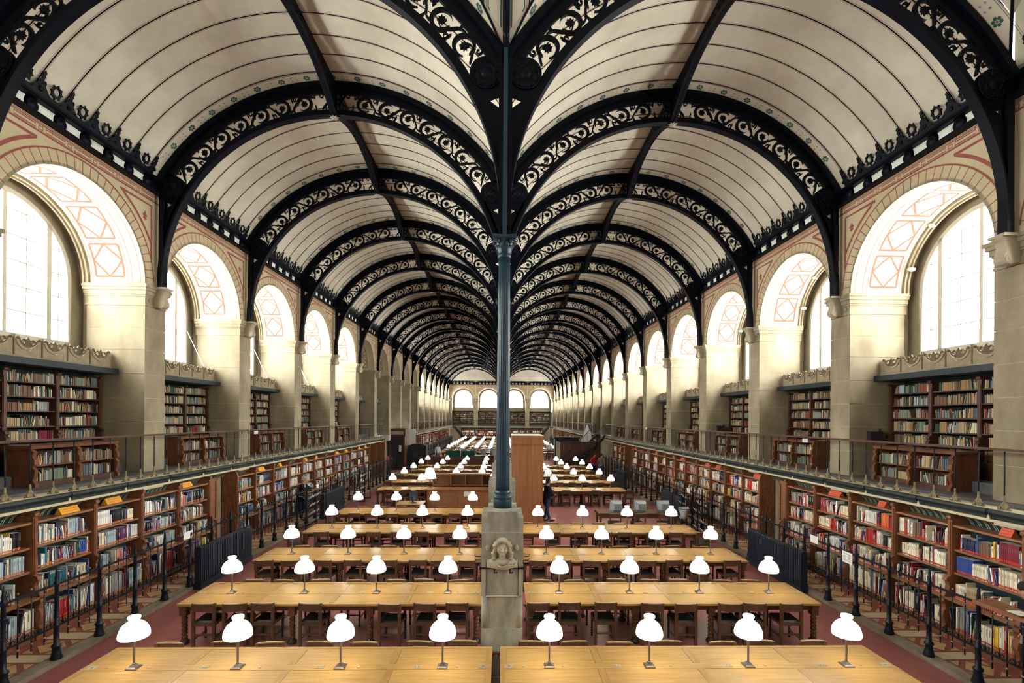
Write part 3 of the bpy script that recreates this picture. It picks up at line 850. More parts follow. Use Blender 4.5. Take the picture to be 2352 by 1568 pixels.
# ---- ledge over the upper bookcases
m_slab = MB().box(9.2, 10.0, -1.74, 1.74, 5.18, 5.305).mesh('ledge_slab', 'lead')
m_lmould = MB().box(9.36, 9.5, -1.74, 1.74, 5.305, 5.345).box(9.38, 9.5, -1.74, 1.74, 5.345, 5.36).mesh('ledge_moulding', 'stone')
fz = MB(); F = FYZ(9.41); hw = .287
sc = [(-hw, 5.36), (hw, 5.36), (hw, 5.70), (hw - .025, 5.70)] + [(.255 * cos(radians(a)), 5.69 + .235 * sin(radians(a))) for a in range(0, -181, -15)] + [(-hw + .025, 5.70), (-hw, 5.70)]
fz.plate([sc], F, .04)
fz.ribbon([(.225 * cos(radians(a)), 5.69 + .205 * sin(radians(a))) for a in range(-4, -177, -12)], .05, FYZ(9.385), .03)
fz.ribbon([(.175 * cos(radians(a)), 5.69 + .155 * sin(radians(a))) for a in range(0, -181, -15)], .025, FYZ(9.39), .03, 1)
for s_ in (-1, 1):
    fz.ribbon([(s_ * (.09 + .05 * cos(t)), 5.63 + .05 * sin(t)) for t in [i * .6 for i in range(10)]], .018, FYZ(9.39), .03, 1)
    fz.lathe([(.034, 0), (.034, .02), (.01, .03), (.001, .03)], 8, (s_ * .215, 5.695), 1, True, lambda u, v, w: (9.385 - w, u, v))
fz.plate([[(-.07, 5.56), (.07, 5.56), (.05, 5.66), (0, 5.735), (-.05, 5.66)]], FYZ(9.395), .03, 1)
fz.box(9.375, 9.43, -hw - .006, -hw + .018, 5.36, 5.745, 1)
m_frieze = fz.mesh('frieze_panel', 'frieze_stone', 'frieze_dark')

# ---- upper bookcase (three units)
UX = 9.56
USH = [3.40, 3.686, 3.965, 4.275, 4.57, 4.866]
UPO = [-1.67, -.556, .556, 1.67]
m_ushelf = [MB().box(UX + .02, 9.93, -1.67, 1.67, z - .025, z).mesh('shelf', 'old_wood') for z in USH]
up = MB().box(UX, 9.93, -.042, .042, 3.4, 5.09).box(UX - .012, UX, -.03, .03, 3.95, 4.95)
up.plate([[(UX, 3.4), (UX, 3.9), (UX - .05, 3.87), (UX - .06, 3.82), (UX - .03, 3.79), (UX - .07, 3.74), (UX - .075, 3.66), (UX - .04, 3.6), (UX - .085, 3.55), (UX - .09, 3.4)]], FXZ(0), .085)
up.lathe([(.035, -.05), (.035, .05)], 10, (0, 0), 0, True, lambda u, v, w: (UX - .01 + u, w, 5.08 + v))
m_upost = up.mesh('upright', 'old_wood')
m_uback = MB().box(9.93, 9.95, -1.72, 1.72, 2.84, 5.15).mesh('back_panel', 'case_back')
m_ubase = MB().box(9.45, 9.93, -1.72, 1.72, 3.30, 3.4).box(9.52, 9.93, -1.72, 1.72, 2.84, 3.3).mesh('base_cupboard', 'old_wood')
m_step = MB().box(9.1, 9.5, -1.74, 1.74, 2.84, 3.05).mesh('stone_step', 'gallery_floor')
# ---- low bookcase standing on the gallery
LX = 8.75
m_lcarc = MB().box(LX - .02, 9.27, -1.03, 1.03, 3.56, 3.62).box(LX, 9.25, -1.0, -.96, 2.84, 3.56).box(LX, 9.25, .96, 1.0, 2.84, 3.56) \
    .box(9.23, 9.25, -1, 1, 2.84, 3.56).box(LX + .01, 9.25, -.03, .03, 2.84, 3.56).mesh('carcass', 'bookcase_wood')
m_lshelf = MB().box(LX + .02, 9.23, -.96, .96, 3.22, 3.245).mesh('shelf', 'bookcase_wood')
m_lplinth = MB().box(LX + .0, 9.23, -.96, .96, 2.84, 2.93).mesh('plinth', 'old_wood')
br_ = [(LX, 3.55), (LX - .05, 3.5), (LX - .02, 3.42), (LX - .06, 3.36), (LX - .065, 3.27), (LX - .02, 3.22), (LX - .07, 3.16), (LX - .06, 3.05), (LX - .03, 2.98), (LX - .08, 2.9), (LX - .08, 2.84), (LX, 2.84)]
m_lbr = MB().plate([br_], FXZ(0), .07).mesh('scroll_bracket', 'bookcase_wood')

WALLS = {}
for sx in (-1, 1): WALLS[sx] = thing('wall_' + SIDE[sx], 'long %s wall of pale stone piers and painted arches' % SIDE[sx], 'wall', kind='structure')
wall_far = thing('wall_far', 'far end wall with four arched windows', 'wall', kind='structure')
wall_near = thing('wall_near', 'end wall behind the camera position', 'wall', kind='structure')
TRIM = {sx: thing('trim_%d' % (1 if sx > 0 else 2), 'dark iron cornice with pierced cresting above the %s arcade' % SIDE[sx], 'cornice', kind='structure') for sx in (-1, 1)}
trim_far = thing('trim_3', 'dark iron cornice with cresting across the far wall', 'cornice', kind='structure')
nwin = [0]
SHELVES = []            # every stretch of shelf that gets books
def bay(wall, trim, P, blind=False, detail=2, where='', casework=True, shelf=None):
    loc, rot, scl = P
    def pl(n, m, par, dl=(0, 0, 0)):
        l = (loc[0] + (scl[0] * dl[0] * cos(rot) - dl[1] * sin(rot)), loc[1] + scl[0] * dl[0] * sin(rot) + dl[1] * cos(rot), dl[2])
        return ob(n, m, par, l, (0, 0, rot), scl)
    pl('arched_wall', m_face, wall); pl('arch_soffit', m_soffit, wall); pl('arch_moulding', m_ring, wall); pl('recess_wall', m_backwall, wall)
    pl('lower_wall', m_lowwall, wall)
    if detail: pl('painted_pattern', m_paint, wall); pl('painted_pattern', m_spaint, wall)
    pl('pier_core', m_core, wall, (0, HB, 0))
    for m in m_blk: pl('stone_block', m, wall, (0, HB, 0))
    pl('pier_capital', m_capst, wall, (0, HB, 0)); pl('console', m_con, wall, (0, HB, 0))
    if trim:
        pl('cornice_band', m_crn, trim)
        for i in range(6):
            y = -HB + BW + PW * (i + .5)
            pl('crest', m_crest, trim, (0, y, 0)); pl('white_panel', m_wpan, trim, (0, y, 0)); pl('rosette', m_ros, trim, (0, y + PW / 2, 0))
        pl('rosette', m_ros, trim, (0, -HB + BW - .02, 0))
    if blind: pl('blind_panel', m_blind, wall)
    else:
        pl('window_surround', m_wwall, wall)
        nwin[0] += 1
        w = thing('window_%d' % nwin[0], 'tall round-arched window white with daylight, ' + where, 'window', kind='structure')
        pl('window_frame', m_fr, w); pl('mullion', m_mu, w); pl('glazing_bar', m_bar, w)
        for m in (PANES if detail == 3 else PANE3): pl('pane', m, w)
    if casework:
        lw = where.replace('in the', 'of the')
        t = thing('window_ledge', 'carved scalloped frieze on a dark ledge, %s' % where, 'ledge', group='ledges below the windows')
        pl('ledge_slab', m_slab, t); pl('ledge_moulding', m_lmould, t)
        for i in range(6): pl('frieze_panel', m_frieze, t, (0, -1.435 + .574 * i, 0))
        t = thing('upper_bookcase', 'tall dark bookcase of old volumes, %s' % where, 'bookcase', group='upper bookcases')
        for m in m_ushelf: pl('shelf', m, t)
        for y in UPO: pl('upright', m_upost, t, (0, y, 0))
        pl('back_panel', m_uback, t); pl('base_cupboard', m_ubase, t)
        pl('stone_step', m_step, wall)
        if shelf:
            for i, z in enumerate(USH):
                for a, b in zip(UPO[:-1], UPO[1:]):
                    SHELVES.append(dict(P=P, x=UX + .035, y0=a + .05, y1=b - .05, z=z, h=(USH[i + 1] if i < 5 else 5.15) - z - .035, pal='old', kind='upper', d=.22))
    return pl
def bay_where(sx, b): return 'in the %s bay of the %s wall' % ('nearest' if b == 0 else ordinal(b + 1) + ' nearest' if b > 0 else 'hindmost' if b == -2 else 'just out of frame', SIDE[sx])
for sx in (-1, 1):
    for b in range(-2, 17):
        P = ((0, YA(b) + HB, 0), 0.0, (sx, 1, 1))
        blind = sx < 0 and 5 <= b <= 9
        det = 3 if (b in (0, 1) and sx > 0) or (b == 0 and sx < 0) else 2 if -1 <= b < 11 else 0
        bay(WALLS[sx], TRIM[sx], P, blind, det, bay_where(sx, b), casework=(b >= 0 and not (sx < 0 and b > 6 and b < 10)), shelf=(0 <= b < 16 and not blind))
        if -1 <= b < 16 and not (sx < 0 and 5 <= b <= 8) and not (sx > 0 and 7 <= b <= 8):
            yc = YA(b) + HB + .12
            t = thing('low_bookcase', 'low bookcase with scrolled ends, %s' % bay_where(sx, b), 'bookcase', (0, yc, 0), group='low bookcases on the galleries')
            for n, m in (('carcass', m_lcarc), ('shelf', m_lshelf), ('plinth', m_lplinth)): ob(n, m, t, scale=(sx, 1, 1))
            for y in (-.965, 0, .965): ob('scroll_bracket', m_lbr, t, (0, y, 0), scale=(sx, 1, 1))
            for z, h in ((2.93, .27), (3.245, .29)):
                for a, c_ in ((-.93, -.06), (.06, .93)):
                    SHELVES.append(dict(P=((0, yc, 0), 0, (sx, 1, 1)), x=LX + .05, y0=a, y1=c_, z=z, h=h, pal='old', kind='low', d=.2))
for i, xc in enumerate((-6.36, -2.12, 2.12, 6.36)):
    P = ((xc, YEND - XW, 0), pi / 2, (1, 1, 1))
    bay(wall_far, trim_far, P, False, 2, 'the %s of the four in the far wall' % ordinal(i + 1) if False else 'in the far wall, %s from the left' % ordinal(i + 1), True, True)
    P = ((xc, 7.4, 0), -pi / 2, (1, 1, 1))
    bay(wall_near, None, P, True, 0, 'in the near end wall behind the camera, %s along' % ordinal(i + 1), False, False)  # unseen end wall, its windows closed to keep light off the arch fronts
for s_, par, y in ((1, wall_far, YEND), (-1, wall_near, -1.2)):
    ob('corner_pier', MB().box(8.5, 9.6, y - .1, y + 1.5, 0, 10.3).mesh('corner_pier', 'stone'), par); ob('corner_pier', MB().box(-9.6, -8.5, y - .1, y + 1.5, 0, 10.3).mesh('corner_pier', 'stone'), par)
ob('gable', MB().box(-9, 9, YEND + .05, YEND + .2, 10.2, 12.8).mesh('gable', 'plaster'), wall_far)
ob('gable', MB().box(-9, 9, -1.3, -1.2, 10.2, 12.8).mesh('gable', 'plaster'), wall_near)
for sx in (-1, 1): ob('lunette', MB().box(*sorted((sx * 8.56, sx * 8.7)), -1.3, Y0, 10.15, 12.8).mesh('lunette', 'plaster'), WALLS[sx])

# ================================================================== GALLERIES
GP = 1.3275
YB0 = 9.045
def YK(k): return YB0 + GP * k
RANGES = {-1: [(-1.0, 33.0), (46.0, YEND)], 1: [(-1.0, 37.2), (42.5, YEND)]}
cv = MB(); n = 8
pr = [(8.03, 2.57), (8.45, 2.52), (8.68, 2.455), (8.78, 2.40), (8.85, 2.33), (8.885, 2.25)]
for i in range(len(pr) - 1):
    (x0, z0), (x1, z1) = pr[i], pr[i + 1]
    cv.quad((x0, -GP / 2, z0), (x0, GP / 2, z0), (x1, GP / 2, z1), (x1, -GP / 2, z1), 0)
for q in range(9):
    y = -GP / 2 + GP * (q + .5) / 9
    for dy in (-.02, .02):
        for i in range(1, 5):
            (x0, z0), (x1, z1) = pr[i], pr[i + 1]
            x0 -= .004; x1 -= .004
            cv.quad((x0, y + dy - .006 - i * .012, z0 - .004), (x0, y + dy + .006 - i * .012, z0 - .004), (x1, y + dy - .006 - i * .012, z1 - .004), (x1, y + dy - .018 - i * .012, z1 - .004), 1)
m_cove = cv.mesh('painted_cove', 'cove_green', 'gilt')
gt = MB(); G_ = lambda u, v, w: (u, w, v)
gp = [(8.04, 2.785), (7.93, 2.785), (7.905, 2.77), (7.9, 2.73), (7.915, 2.69), (7.95, 2.665), (8.04, 2.66)]
gt.plate([gp], FXZ(0), GP - .05)
gt.plate([[(7.92, 2.775), (7.915, 2.72), (7.94, 2.68), (8.04, 2.675), (8.04, 2.775)]], FXZ(GP / 2), .05)
m_gut = gt.mesh('gutter_segment', 'gutter')
tr_ = MB().plate([[(-.03, 2.62), (.03, 2.62), (0, 2.70)]], FYZ(7.94), .02)
m_tooth = tr_.mesh('tooth', 'gilt')
bal = MB()
bal.tube([(8.05, 0, 2.84), (8.05, 0, 3.73)], .0105, 6)
m_bal = bal.mesh('baluster', 'iron_rail')
bal = MB().lathe([(.02, 2.86), (.024, 2.9), (.018, 2.93), (.016, 3.0), (.0115, 3.02)], 8, (8.05, 0), 0)
ft = [(-.10, 2.785), (.10, 2.785), (.095, 2.815), (.065, 2.82), (.075, 2.845), (.045, 2.865), (.03, 2.90), (0, 2.915), (-.03, 2.90), (-.045, 2.865), (-.075, 2.845), (-.065, 2.82), (-.095, 2.815)]
bal.plate([ft], FYZ(8.05), .035, 0)
for s_ in (-1, 1):
    bal.lathe([(.03, 0), (.028, .012), (.01, .016), (.001, .016)], 8, (s_ * .055, 2.82), 0, True, lambda u, v, w: (8.03 - w, u, v))
m_balf = bal.mesh('scroll_foot', 'iron_gold')
for sx in (-1, 1):
    g = thing('gallery_' + SIDE[sx], 'narrow gallery running along the %s wall with dark gutter edge' % SIDE[sx], 'gallery', kind='structure')
    for (ya, yb) in RANGES[sx]:
        def bx(n, mt, *a):
            x0, x1 = sorted((sx * a[0], sx * a[1])); ob(n, MB().box(x0, x1, ya, yb, a[2], a[3]).mesh(n, mt), g)
        bx('gallery_floor', 'gallery_floor', 8.3, 9.6, 2.74, 2.84); bx('stone_edge', 'edge_stone', 7.97, 8.3, 2.66, 2.79); bx('gilt_moulding', 'gilt', 7.955, 8.03, 2.575, 2.62)
        bx('soffit_board', 'cove_green', 8.0, 9.0, 2.62, 2.66)
        kk = [k for k in range(-8, 60) if ya + .2 < YK(k) + GP / 2 < yb - .2]
        for k in kk:
            y = YK(k) + GP / 2
            ob('painted_cove', m_cove, g, (0, y, 0), scale=(sx, 1, 1)); ob('gutter_segment', m_gut, g, (0, y, 0), scale=(sx, 1, 1))
            if YK(k) < 40: ob('tooth', m_tooth, g, (0, YK(k) + GP, 0), scale=(sx, 1, 1))
        side = 'left' if sx < 0 else 'right'
        t = thing('gallery_railing', 'thin iron gallery railing with gilt scroll feet, %s stretch on the %s side' % ('near' if ya < 10 else 'far', side), 'railing', group='gallery railings')
        x0, x1 = sorted((sx * 8.02, sx * 8.08))
        ob('handrail', MB().box(x0, x1, ya, yb, 3.735, 3.775).mesh('handrail', 'old_wood'), t)
        i = 0; y = 7.578 - .42 * 4
        while y < yb - .1:
            if y > max(ya, 5.5): ob('scroll_foot', m_balf, ob('baluster', m_bal, t, (0, y, 0), scale=(sx, 1, 1)))
            y += .42
# gallery across the far wall
gf = thing('gallery_far', 'gallery across the far wall', 'gallery', kind='structure')
ob('gallery_floor', MB().box(-8.4, 8.4, YEND - .9, YEND, 2.66, 2.84).mesh('gallery_floor', 'gallery_floor'), gf)
ob('stone_edge', MB().box(-8.2, 8.2, YEND - 1.0, YEND - .9, 2.62, 2.8).mesh('stone_edge', 'stone_light'), gf)
t = thing('gallery_railing', 'iron gallery railing across the far wall', 'railing', group='gallery railings')
ob('handrail', MB().box(-8, 8, YEND - .96, YEND - .92, 3.72, 3.76).mesh('handrail', 'iron_rail'), t)
m_fb = MB().tube([(0, YEND - .94, 2.8), (0, YEND - .94, 3.72)], .012, 5).mesh('baluster', 'iron_rail')
for i in range(38): ob('baluster', m_fb, t, (-7.8 + i * .42, 0, 0))
# lamp strips under the galleries
for sx in (-1, 1):
    for (ya, yb) in RANGES[sx]:
        y = max(ya, 3.0)
        while y + 3 < yb:
            ld = bpy.data.lights.new('shelf_lamp', 'AREA'); ld.shape = 'RECTANGLE'; ld.size = 3.8; ld.size_y = .05
            ld.energy = SHELF_WATTS; ld.color = (1.0, .90, .75)
            lo = bpy.data.objects.new('shelf_lamp', ld); COL.objects.link(lo)
            lo.location = (sx * 7.93, y + 2, 2.545)
            d = Vector((sx * .62, 0, -1.1)); lo.rotation_euler = d.to_track_quat('-Z', 'X').to_euler()
            # long side along Y
            q = d.to_track_quat('-Z', 'Y'); M = q.to_matrix(); 
            xa = Vector((0, 1, 0)); za = -d.normalized(); ya_ = za.cross(xa).normalized()
            lo.rotation_euler = Matrix((xa, ya_, za)).transposed().to_euler()
            y += 4.2

for i in range(10):
    x = -5.9 + i * GP
    for q, z in enumerate((.29, .875, 1.345, 1.78)):
        SHELVES.append(dict(P=((x, YEND - 8.9, 0), pi / 2, (1, 1, 1)), x=8.62, y0=-.6, y1=.6, z=z, h=.4, pal='right', kind='far', d=.2))
# ================================================================== SIDE STRIPS: kerb and patterned tiles
def tri_tile(pts, z=.0825): return MB().plate([pts], FXY(z), .005)
for sx in (-1, 1):
    st = thing('side_floor_' + SIDE[sx], 'raised strip of patterned tiles with worn kerb along the %s bookcases' % SIDE[sx], 'floor', kind='structure')
    xa, xb = sorted((sx * 7.44, sx * 7.66)); ob('kerb', MB().box(xa, xb, -1, YEND, -.02, .085).mesh('kerb', 'kerb_stone'), st)
    xa, xb = sorted((sx * 7.66, sx * 9.3)); ob('bed', MB().box(xa, xb, -1, YEND, -.02, .078).mesh('bed', 'tile_red'), st)
    # cream tiles, half diamonds and triangles, one set per .62 m
    P = .875; x0, x1 = 7.665, 8.30; xm = (x0 + x1) / 2
    band = [(x0, -.125), (x1 + .1, -.125), (x1 + .1, .125), (x0, .125)]
    a, b, c0, c1 = x0 + .05, x1 - .03, .185, .69; ym = (c0 + c1) / 2; k_ = .19; d_ = .07
    dia = [(a + k_ + d_ - .05, c0), (b - k_ - d_ + .05, c0), (b, c0 + k_ + d_ - .04), (b, c1 - k_ - d_ + .04), (b - k_ - d_ + .05, c1), (a + k_ + d_ - .05, c1), (a, c1 - k_ - d_ + .04), (a, c0 + k_ + d_ - .04)]
    dia = [(xm, c0 + .015), (b - .03, ym), (xm, c1 - .015), (a + .03, ym)]
    t1 = [(a, c0), (xm - .1, c0), (a, ym - .09)]; t2 = [(b, c0), (xm + .1, c0), (b, ym - .09)]
    t3 = [(a, c1), (xm - .1, c1), (a, ym + .09)]; t4 = [(b, c1), (xm + .1, c1), (b, ym + .09)]
    ms = [(MB().plate([[(sx * a, b) for a, b in pl]], FXY(.081), .006).mesh('tile', m_)) for pl, m_ in ((band, 'tile_cream'), (dia, 'tile_ochre'), (t1, 'tile_ochre'), (t2, 'tile_ochre'), (t3, 'tile_ochre'), (t4, 'tile_ochre'))]
    mk = MB()
    for q in range(-1, 2): mk.ribbon([(sx * (xm + q * .035), ym - .04), (sx * (xm + q * .02), ym), (sx * (xm + q * .035), ym + .04)], .012, FXY(.0845), 0, flat=True)
    ms.append(mk.mesh('emblem', 'ink'))
    y = 7.46 - .875
    while y < 24:
        for m in ms: ob('tile' if m.name.startswith('tile') else 'emblem', m, st, (0, y, 0))
        y += P
    rest = MB()
    while y < YEND - 1:
        rest.plate([[(sx * a, b + y) for a, b in band]], FXY(.081), .006); y += P
    o = ob('distant_tiles', rest.mesh('distant_tiles', 'tile_cream'), st); o['kind'] = 'stuff'

# ================================================================== LOWER BOOKCASES
BX, BXL = 8.6, 8.45
LSH = [.29, .875, 1.345, 1.78, 2.24]
pm = MB().box(8.55, 8.9, -.045, .045, .87, 2.36).box(8.535, 8.55, -.026, .026, 1.0, 2.3)
for i in range(7): pm.lathe([(.008, -.006), (.008, .006)], 6, (0, 0), 0, True, lambda u, v, w, i=i: (8.535 + w, u, 2.06 + i * .035 + v))
m_fin = MB().lathe([(.048, -.05), (.052, -.03), (.052, .03), (.048, .05)], 12, (0, 0), 0, True, lambda u, v, w: (8.56 + u, w, 2.375 + v)).mesh('finial', 'bookcase_wood')
pm.plate([[(8.56, 2.34), (8.9, 2.34), (8.9, 2.56), (8.83, 2.53), (8.75, 2.47), (8.66, 2.43), (8.6, 2.39)]], FXZ(0), .05)
pm.plate([[(8.55, 1.28), (8.47, 1.24), (8.45, 1.18), (8.5, 1.15), (8.52, 1.08), (8.5, .99), (8.44, .96), (8.42, .89), (8.42, .86), (8.6, .86)]], FXZ(0), .09)
m_bpost = pm.mesh('upright', 'bookcase_wood')
pl_ = MB().box(8.47, 8.9, -.05, .05, .08, .87)
pl_.plate([[(8.47, .84), (8.41, .84), (8.4, .78), (8.43, .73), (8.44, .66), (8.4, .6), (8.385, .5), (8.42, .43), (8.44, .36), (8.4, .3), (8.4, .24), (8.47, .22)]], FXZ(0), .1)
m_bpostl = pl_.mesh('lower_upright', 'bookcase_wood')
hb = GP / 2
m_bsh = []
for i, z in enumerate(LSH):
    xf = BX if i >= 2 else BXL
    m_bsh.append(MB().box(xf - (.03 if i in (1, 4) else 0), 8.9, -hb + .045, hb - .045, z - .04, z).mesh('shelf', 'shelf_wood'))
m_bback = MB().box(8.9, 8.93, -hb, hb, .08, 2.56).mesh('back_panel', 'case_back')
m_bpl = MB().box(8.5, 8.9, -hb + .045, hb - .045, .08, .25).mesh('plinth', 'bookcase_wood')
pq = MB().add([(8.63, -.21, 2.24), (8.63, .21, 2.24), (8.70, .21, 2.37), (8.70, -.21, 2.37), (8.78, -.21, 2.24), (8.78, .21, 2.24)], [(0, 1, 2, 3), (3, 2, 5, 4), (0, 3, 4), (1, 5, 2)])
for i in range(2): pq.add([(8.648 + .024 * i, -.15, 2.275 + .044 * i), (8.648 + .024 * i, .15, 2.275 + .044 * i), (8.655 + .024 * i, .15, 2.289 + .044 * i), (8.655 + .024 * i, -.15, 2.289 + .044 * i)], [(0, 1, 2, 3)], 1)
m_plq = {1: pq.mesh('sign_board', 'plaque_red', 'sticker_red'), -1: pq.mesh('sign_board', 'plaque_yellow', 'sticker_orange')}
dr = MB().box(8.78, 8.84, -.36, .36, .08, 2.25).box(8.74, 8.8, -.36, -.26, .08, 2.3).box(8.74, 8.8, .26, .36, .08, 2.3).box(8.74, 8.8, -.36, .36, 2.2, 2.3)
for z0, z1 in ((.3, 1.0), (1.1, 2.05)): dr.box(8.765, 8.79, -.2, .2, z0, z1)
m_door = dr.mesh('door_leaf', 'shelf_wood')
m_knob2 = MB().lathe([(.03, 0), (.02, .03), (.028, .05), (.001, .06)], 10, (0, 0), 0, True, lambda u, v, w: (8.765 - w, .2 + u, 1.05 + v)).mesh('door_knob', 'brass_plate')
cpn = MB().box(8.42, 8.92, -.03, .03, .08, 2.25)
cpn.plate([[(8.42, 2.25), (8.92, 2.25), (8.92, 2.5), (8.8, 2.48), (8.67, 2.53), (8.52, 2.45), (8.45, 2.36)]], FXZ(0), .06)
for i in range(5):
    z = .72 + i * .29
    cpn.ribbon([(8.67 + .12 * cos(t), z + .12 * sin(t)) for t in [2 * pi * q / 16 for q in range(16)]], .022, FXZ(-.038), .02, closed=True)
    cpn.plate([star(.08, .035, 4, (8.67, z))], FXZ(-.038), .02)
    for s_ in (-1, 1): cpn.ribbon([(8.67 + s_ * .15, z - .12), (8.67 + s_ * .12, z), (8.67 + s_ * .15, z + .12)], .02, FXZ(-.036), .02)
cpn.ribbon([(8.47, .5), (8.87, .5), (8.87, 2.2), (8.47, 2.2)], .03, FXZ(-.036), .015, closed=True)
cpn.ribbon([(8.67 + .09 * cos(t), .34 + .09 * sin(t)) for t in [2 * pi * q / 14 for q in range(14)]], .03, FXZ(-.038), .02, closed=True)
m_carv = cpn.mesh('carved_panel', 'bookcase_wood')
DOORK = {4, 17, 30, 43}
for sx in (-1, 1):
    for (ya, yb) in RANGES[sx]:
        ks = [k for k in range(-3, 56) if ya < YK(k) and YK(k) + GP < yb + .4]
        for k in ks:
            y = YK(k) + hb; scl = (sx, 1, 1)
            nm = 'nearest unit' if k == -1 else '%s unit from the camera' % ordinal(k + 2)
            if k in DOORK:
                t = thing('door_unit', 'panelled oak door beside a carved bookcase end, %s wall, %s one' % (SIDE[sx], 'nearest' if k == 4 else ordinal([4, 17, 30, 43].index(k) + 1)), 'door', (0, y, 0), group='oak doors between the bookcases')
                ob('door_knob', m_knob2, ob('door_leaf', m_door, t, (0, -.28, 0), scale=scl)); ob('carved_panel', m_carv, t, (0, hb - .05, 0), scale=scl)
                continue
            if k < -2: continue
            t = thing('bookcase', 'open oak bookcase on the floor along the %s wall, %s' % (SIDE[sx], nm if k > -2 else 'cut by the frame edge'), 'bookcase', (0, y, 0), group='lower bookcases')
            ob('finial', m_fin, ob('upright', m_bpost, t, (0, -hb, 0), scale=scl)); ob('lower_upright', m_bpostl, t, (0, -hb, 0), scale=scl)
            if k + 1 in DOORK or k == ks[-1]: ob('finial', m_fin, ob('upright', m_bpost, t, (0, hb, 0), scale=scl)); ob('lower_upright', m_bpostl, t, (0, hb, 0), scale=scl)
            for m in m_bsh: ob('shelf', m, t, scale=scl)
            ob('back_panel', m_bback, t, scale=scl); ob('plinth', m_bpl, t, scale=scl)
            for i in range(4):
                xf = BX if i >= 1 else BXL + .03
                SHELVES.append(dict(P=((0, y, 0), 0, (sx, 1, 1)), x=xf + (.02 if i else .01) - (.08 if i == 1 else 0) + .0, y0=-hb + .06, y1=hb - .06, z=LSH[i], h=LSH[i + 1] - LSH[i] - .05, pal='left' if sx < 0 else 'right', kind='lower', d=.21, k=k, row=i, sx=sx))
            if (k * 7 + (3 if sx > 0 else 1)) % 3 != 0 and YK(k) < 34:
                s_ = ob('sign_board', m_plq[sx], t, (0, RND.uniform(-.3, .25), 0), scale=(sx, RND.choice((.5, 1, 1)), 1))
                s_['label'] = 'slanted %s subject sign on the top board' % ('red' if sx > 0 else 'yellow')

# ================================================================== IRON RAILING IN FRONT OF THE LOWER BOOKCASES
FX = 7.52
ps_ = MB().lathe([(.085, .08), (.085, .11), (.06, .2), (.055, .27), (.07, .29), (.07, .32), (.04, .35), (.036, .6), (.046, .62), (.046, .66), (.033, .68), (.03, 1.3), (.042, 1.32), (.042, 1.37), (.027, 1.4), (.03, 1.45), (.02, 1.5), (.022, 1.54), (.004, 1.62)], 10, (FX, 0))
for z in (.45, .52, .78, .9, 1.1): ps_.lathe([(.036, z), (.041, z + .012), (.036, z + .024)], 10, (FX, 0), caps=False)
m_fpost = ps_.mesh('post', 'iron_rail')
rd = MB().tube([(FX, 0, .44), (FX, 0, 1.4)], .0095, 6)
rd.lathe([(.013, 1.395), (.017, 1.41), (.012, 1.425), (.001, 1.43)], 8, (FX, 0), 1)
rd.lathe([(.01, .52), (.026, .535), (.01, .55)], 8, (FX, 0), 1, caps=False).lathe([(.001, .41), (.012, .43), (.012, .46)], 8, (FX, 0), 0)
rd.lathe([(.01, 1.24), (.018, 1.25), (.01, 1.26)], 8, (FX, 0), 1, caps=False)
m_rod = rd.mesh('rod', 'iron_rail', 'iron_gold')
hk = MB()
for s_ in (-1, 1): hk.tube([(FX, 0, .66), (FX, s_ * .02, .70), (FX, s_ * .045, .715), (FX, s_ * .065, .70), (FX, s_ * .062, .675)], .008, 5)
hk.tube([(FX, 0, .65), (FX, 0, .8)], [.012, .003], 5)
m_hook = hk.mesh('hook', 'iron_rail')
FP = .875; FY0 = 7.46
RADI = {-1: [(11.9, 14.3), (20.0, 22.6)], 1: [(11.6, 14.2), (19.4, 22.0), (28.5, 31)]}
for sx in (-1, 1):
    for j, (ya, yb) in enumerate(([(5.0, 33.3), (48, 74)] if sx < 0 else [(5.0, 36), (48, 74)])):
        t = thing('floor_railing', 'dark iron railing with ringed posts before the %s bookcases, %s stretch' % (SIDE[sx], 'near' if j == 0 else 'far'), 'railing', group='railings before the lower bookcases')
        x0, x1 = sorted((sx * (FX - .014), sx * (FX + .014)))
        ob('top_rail', MB().box(x0, x1, ya, yb, 1.325, 1.36).mesh('top_rail', 'iron_rail'), t)
        ob('bottom_rail', MB().box(x0, x1, ya, yb, .625, .655).mesh('bottom_rail', 'iron_rail'), t)
        i = math.ceil((ya - FY0) / FP)
        while FY0 + i * FP < yb:
            y = FY0 + i * FP
            ob('post', m_fpost, t, (0, y, 0), scale=(sx, 1, 1))
            for q in range(1, 4):
                ob('rod', m_rod, t, (0, y + q * FP / 4, 0), scale=(sx, 1, 1))
            if y < 24:
                for q in range(4): ob('hook', m_hook, t, (0, y + (q + .5) * FP / 4, 0), scale=(sx, 1, 1))
            i += 1
    for j, (ya, yb) in enumerate(RADI[sx]):
        t = thing('radiator', 'dark ribbed radiator beside the %s railing, %s' % (SIDE[sx], ['nearest', 'second', 'third'][j] + ' one'), 'radiator', (0, ya, 0), group='radiators')
        n = int((yb - ya) / .075)
        col = MB().box(7.27, 7.43, -.026, .026, .12, .98).lathe([(.08, -.026), (.08, .026)], 10, (0, 0), 0, True, lambda u, v, w: (7.35 + u, w, .98 + v * .5))
        m_c = col.mesh('rib', 'radiator')
        for q in range(n): ob('rib', m_c, t, (0, q * .075, 0), scale=(sx, 1, 1))
        x0, x1 = sorted((sx * 7.26, sx * 7.44))
        ob('base_pipe', MB().box(x0, x1, -.05, yb - ya, .0, .14).mesh('base_pipe', 'radiator'), t)
        if j == 0 or j == 1:
            o = tag(ob('paper_notice', MB().quad((sx * 7.5, ya + .1 - .42, 1.26), (sx * 7.5, ya + .40 - .42, 1.26), (sx * 7.49, ya + .40 - .42, 1.44), (sx * 7.49, ya + .1 - .42, 1.44), 0).mesh('paper_notice', 'paper')),
                'white paper notice hung on the %s railing by the %s radiator' % (SIDE[sx], ['nearest', 'second'][j]), 'notice')
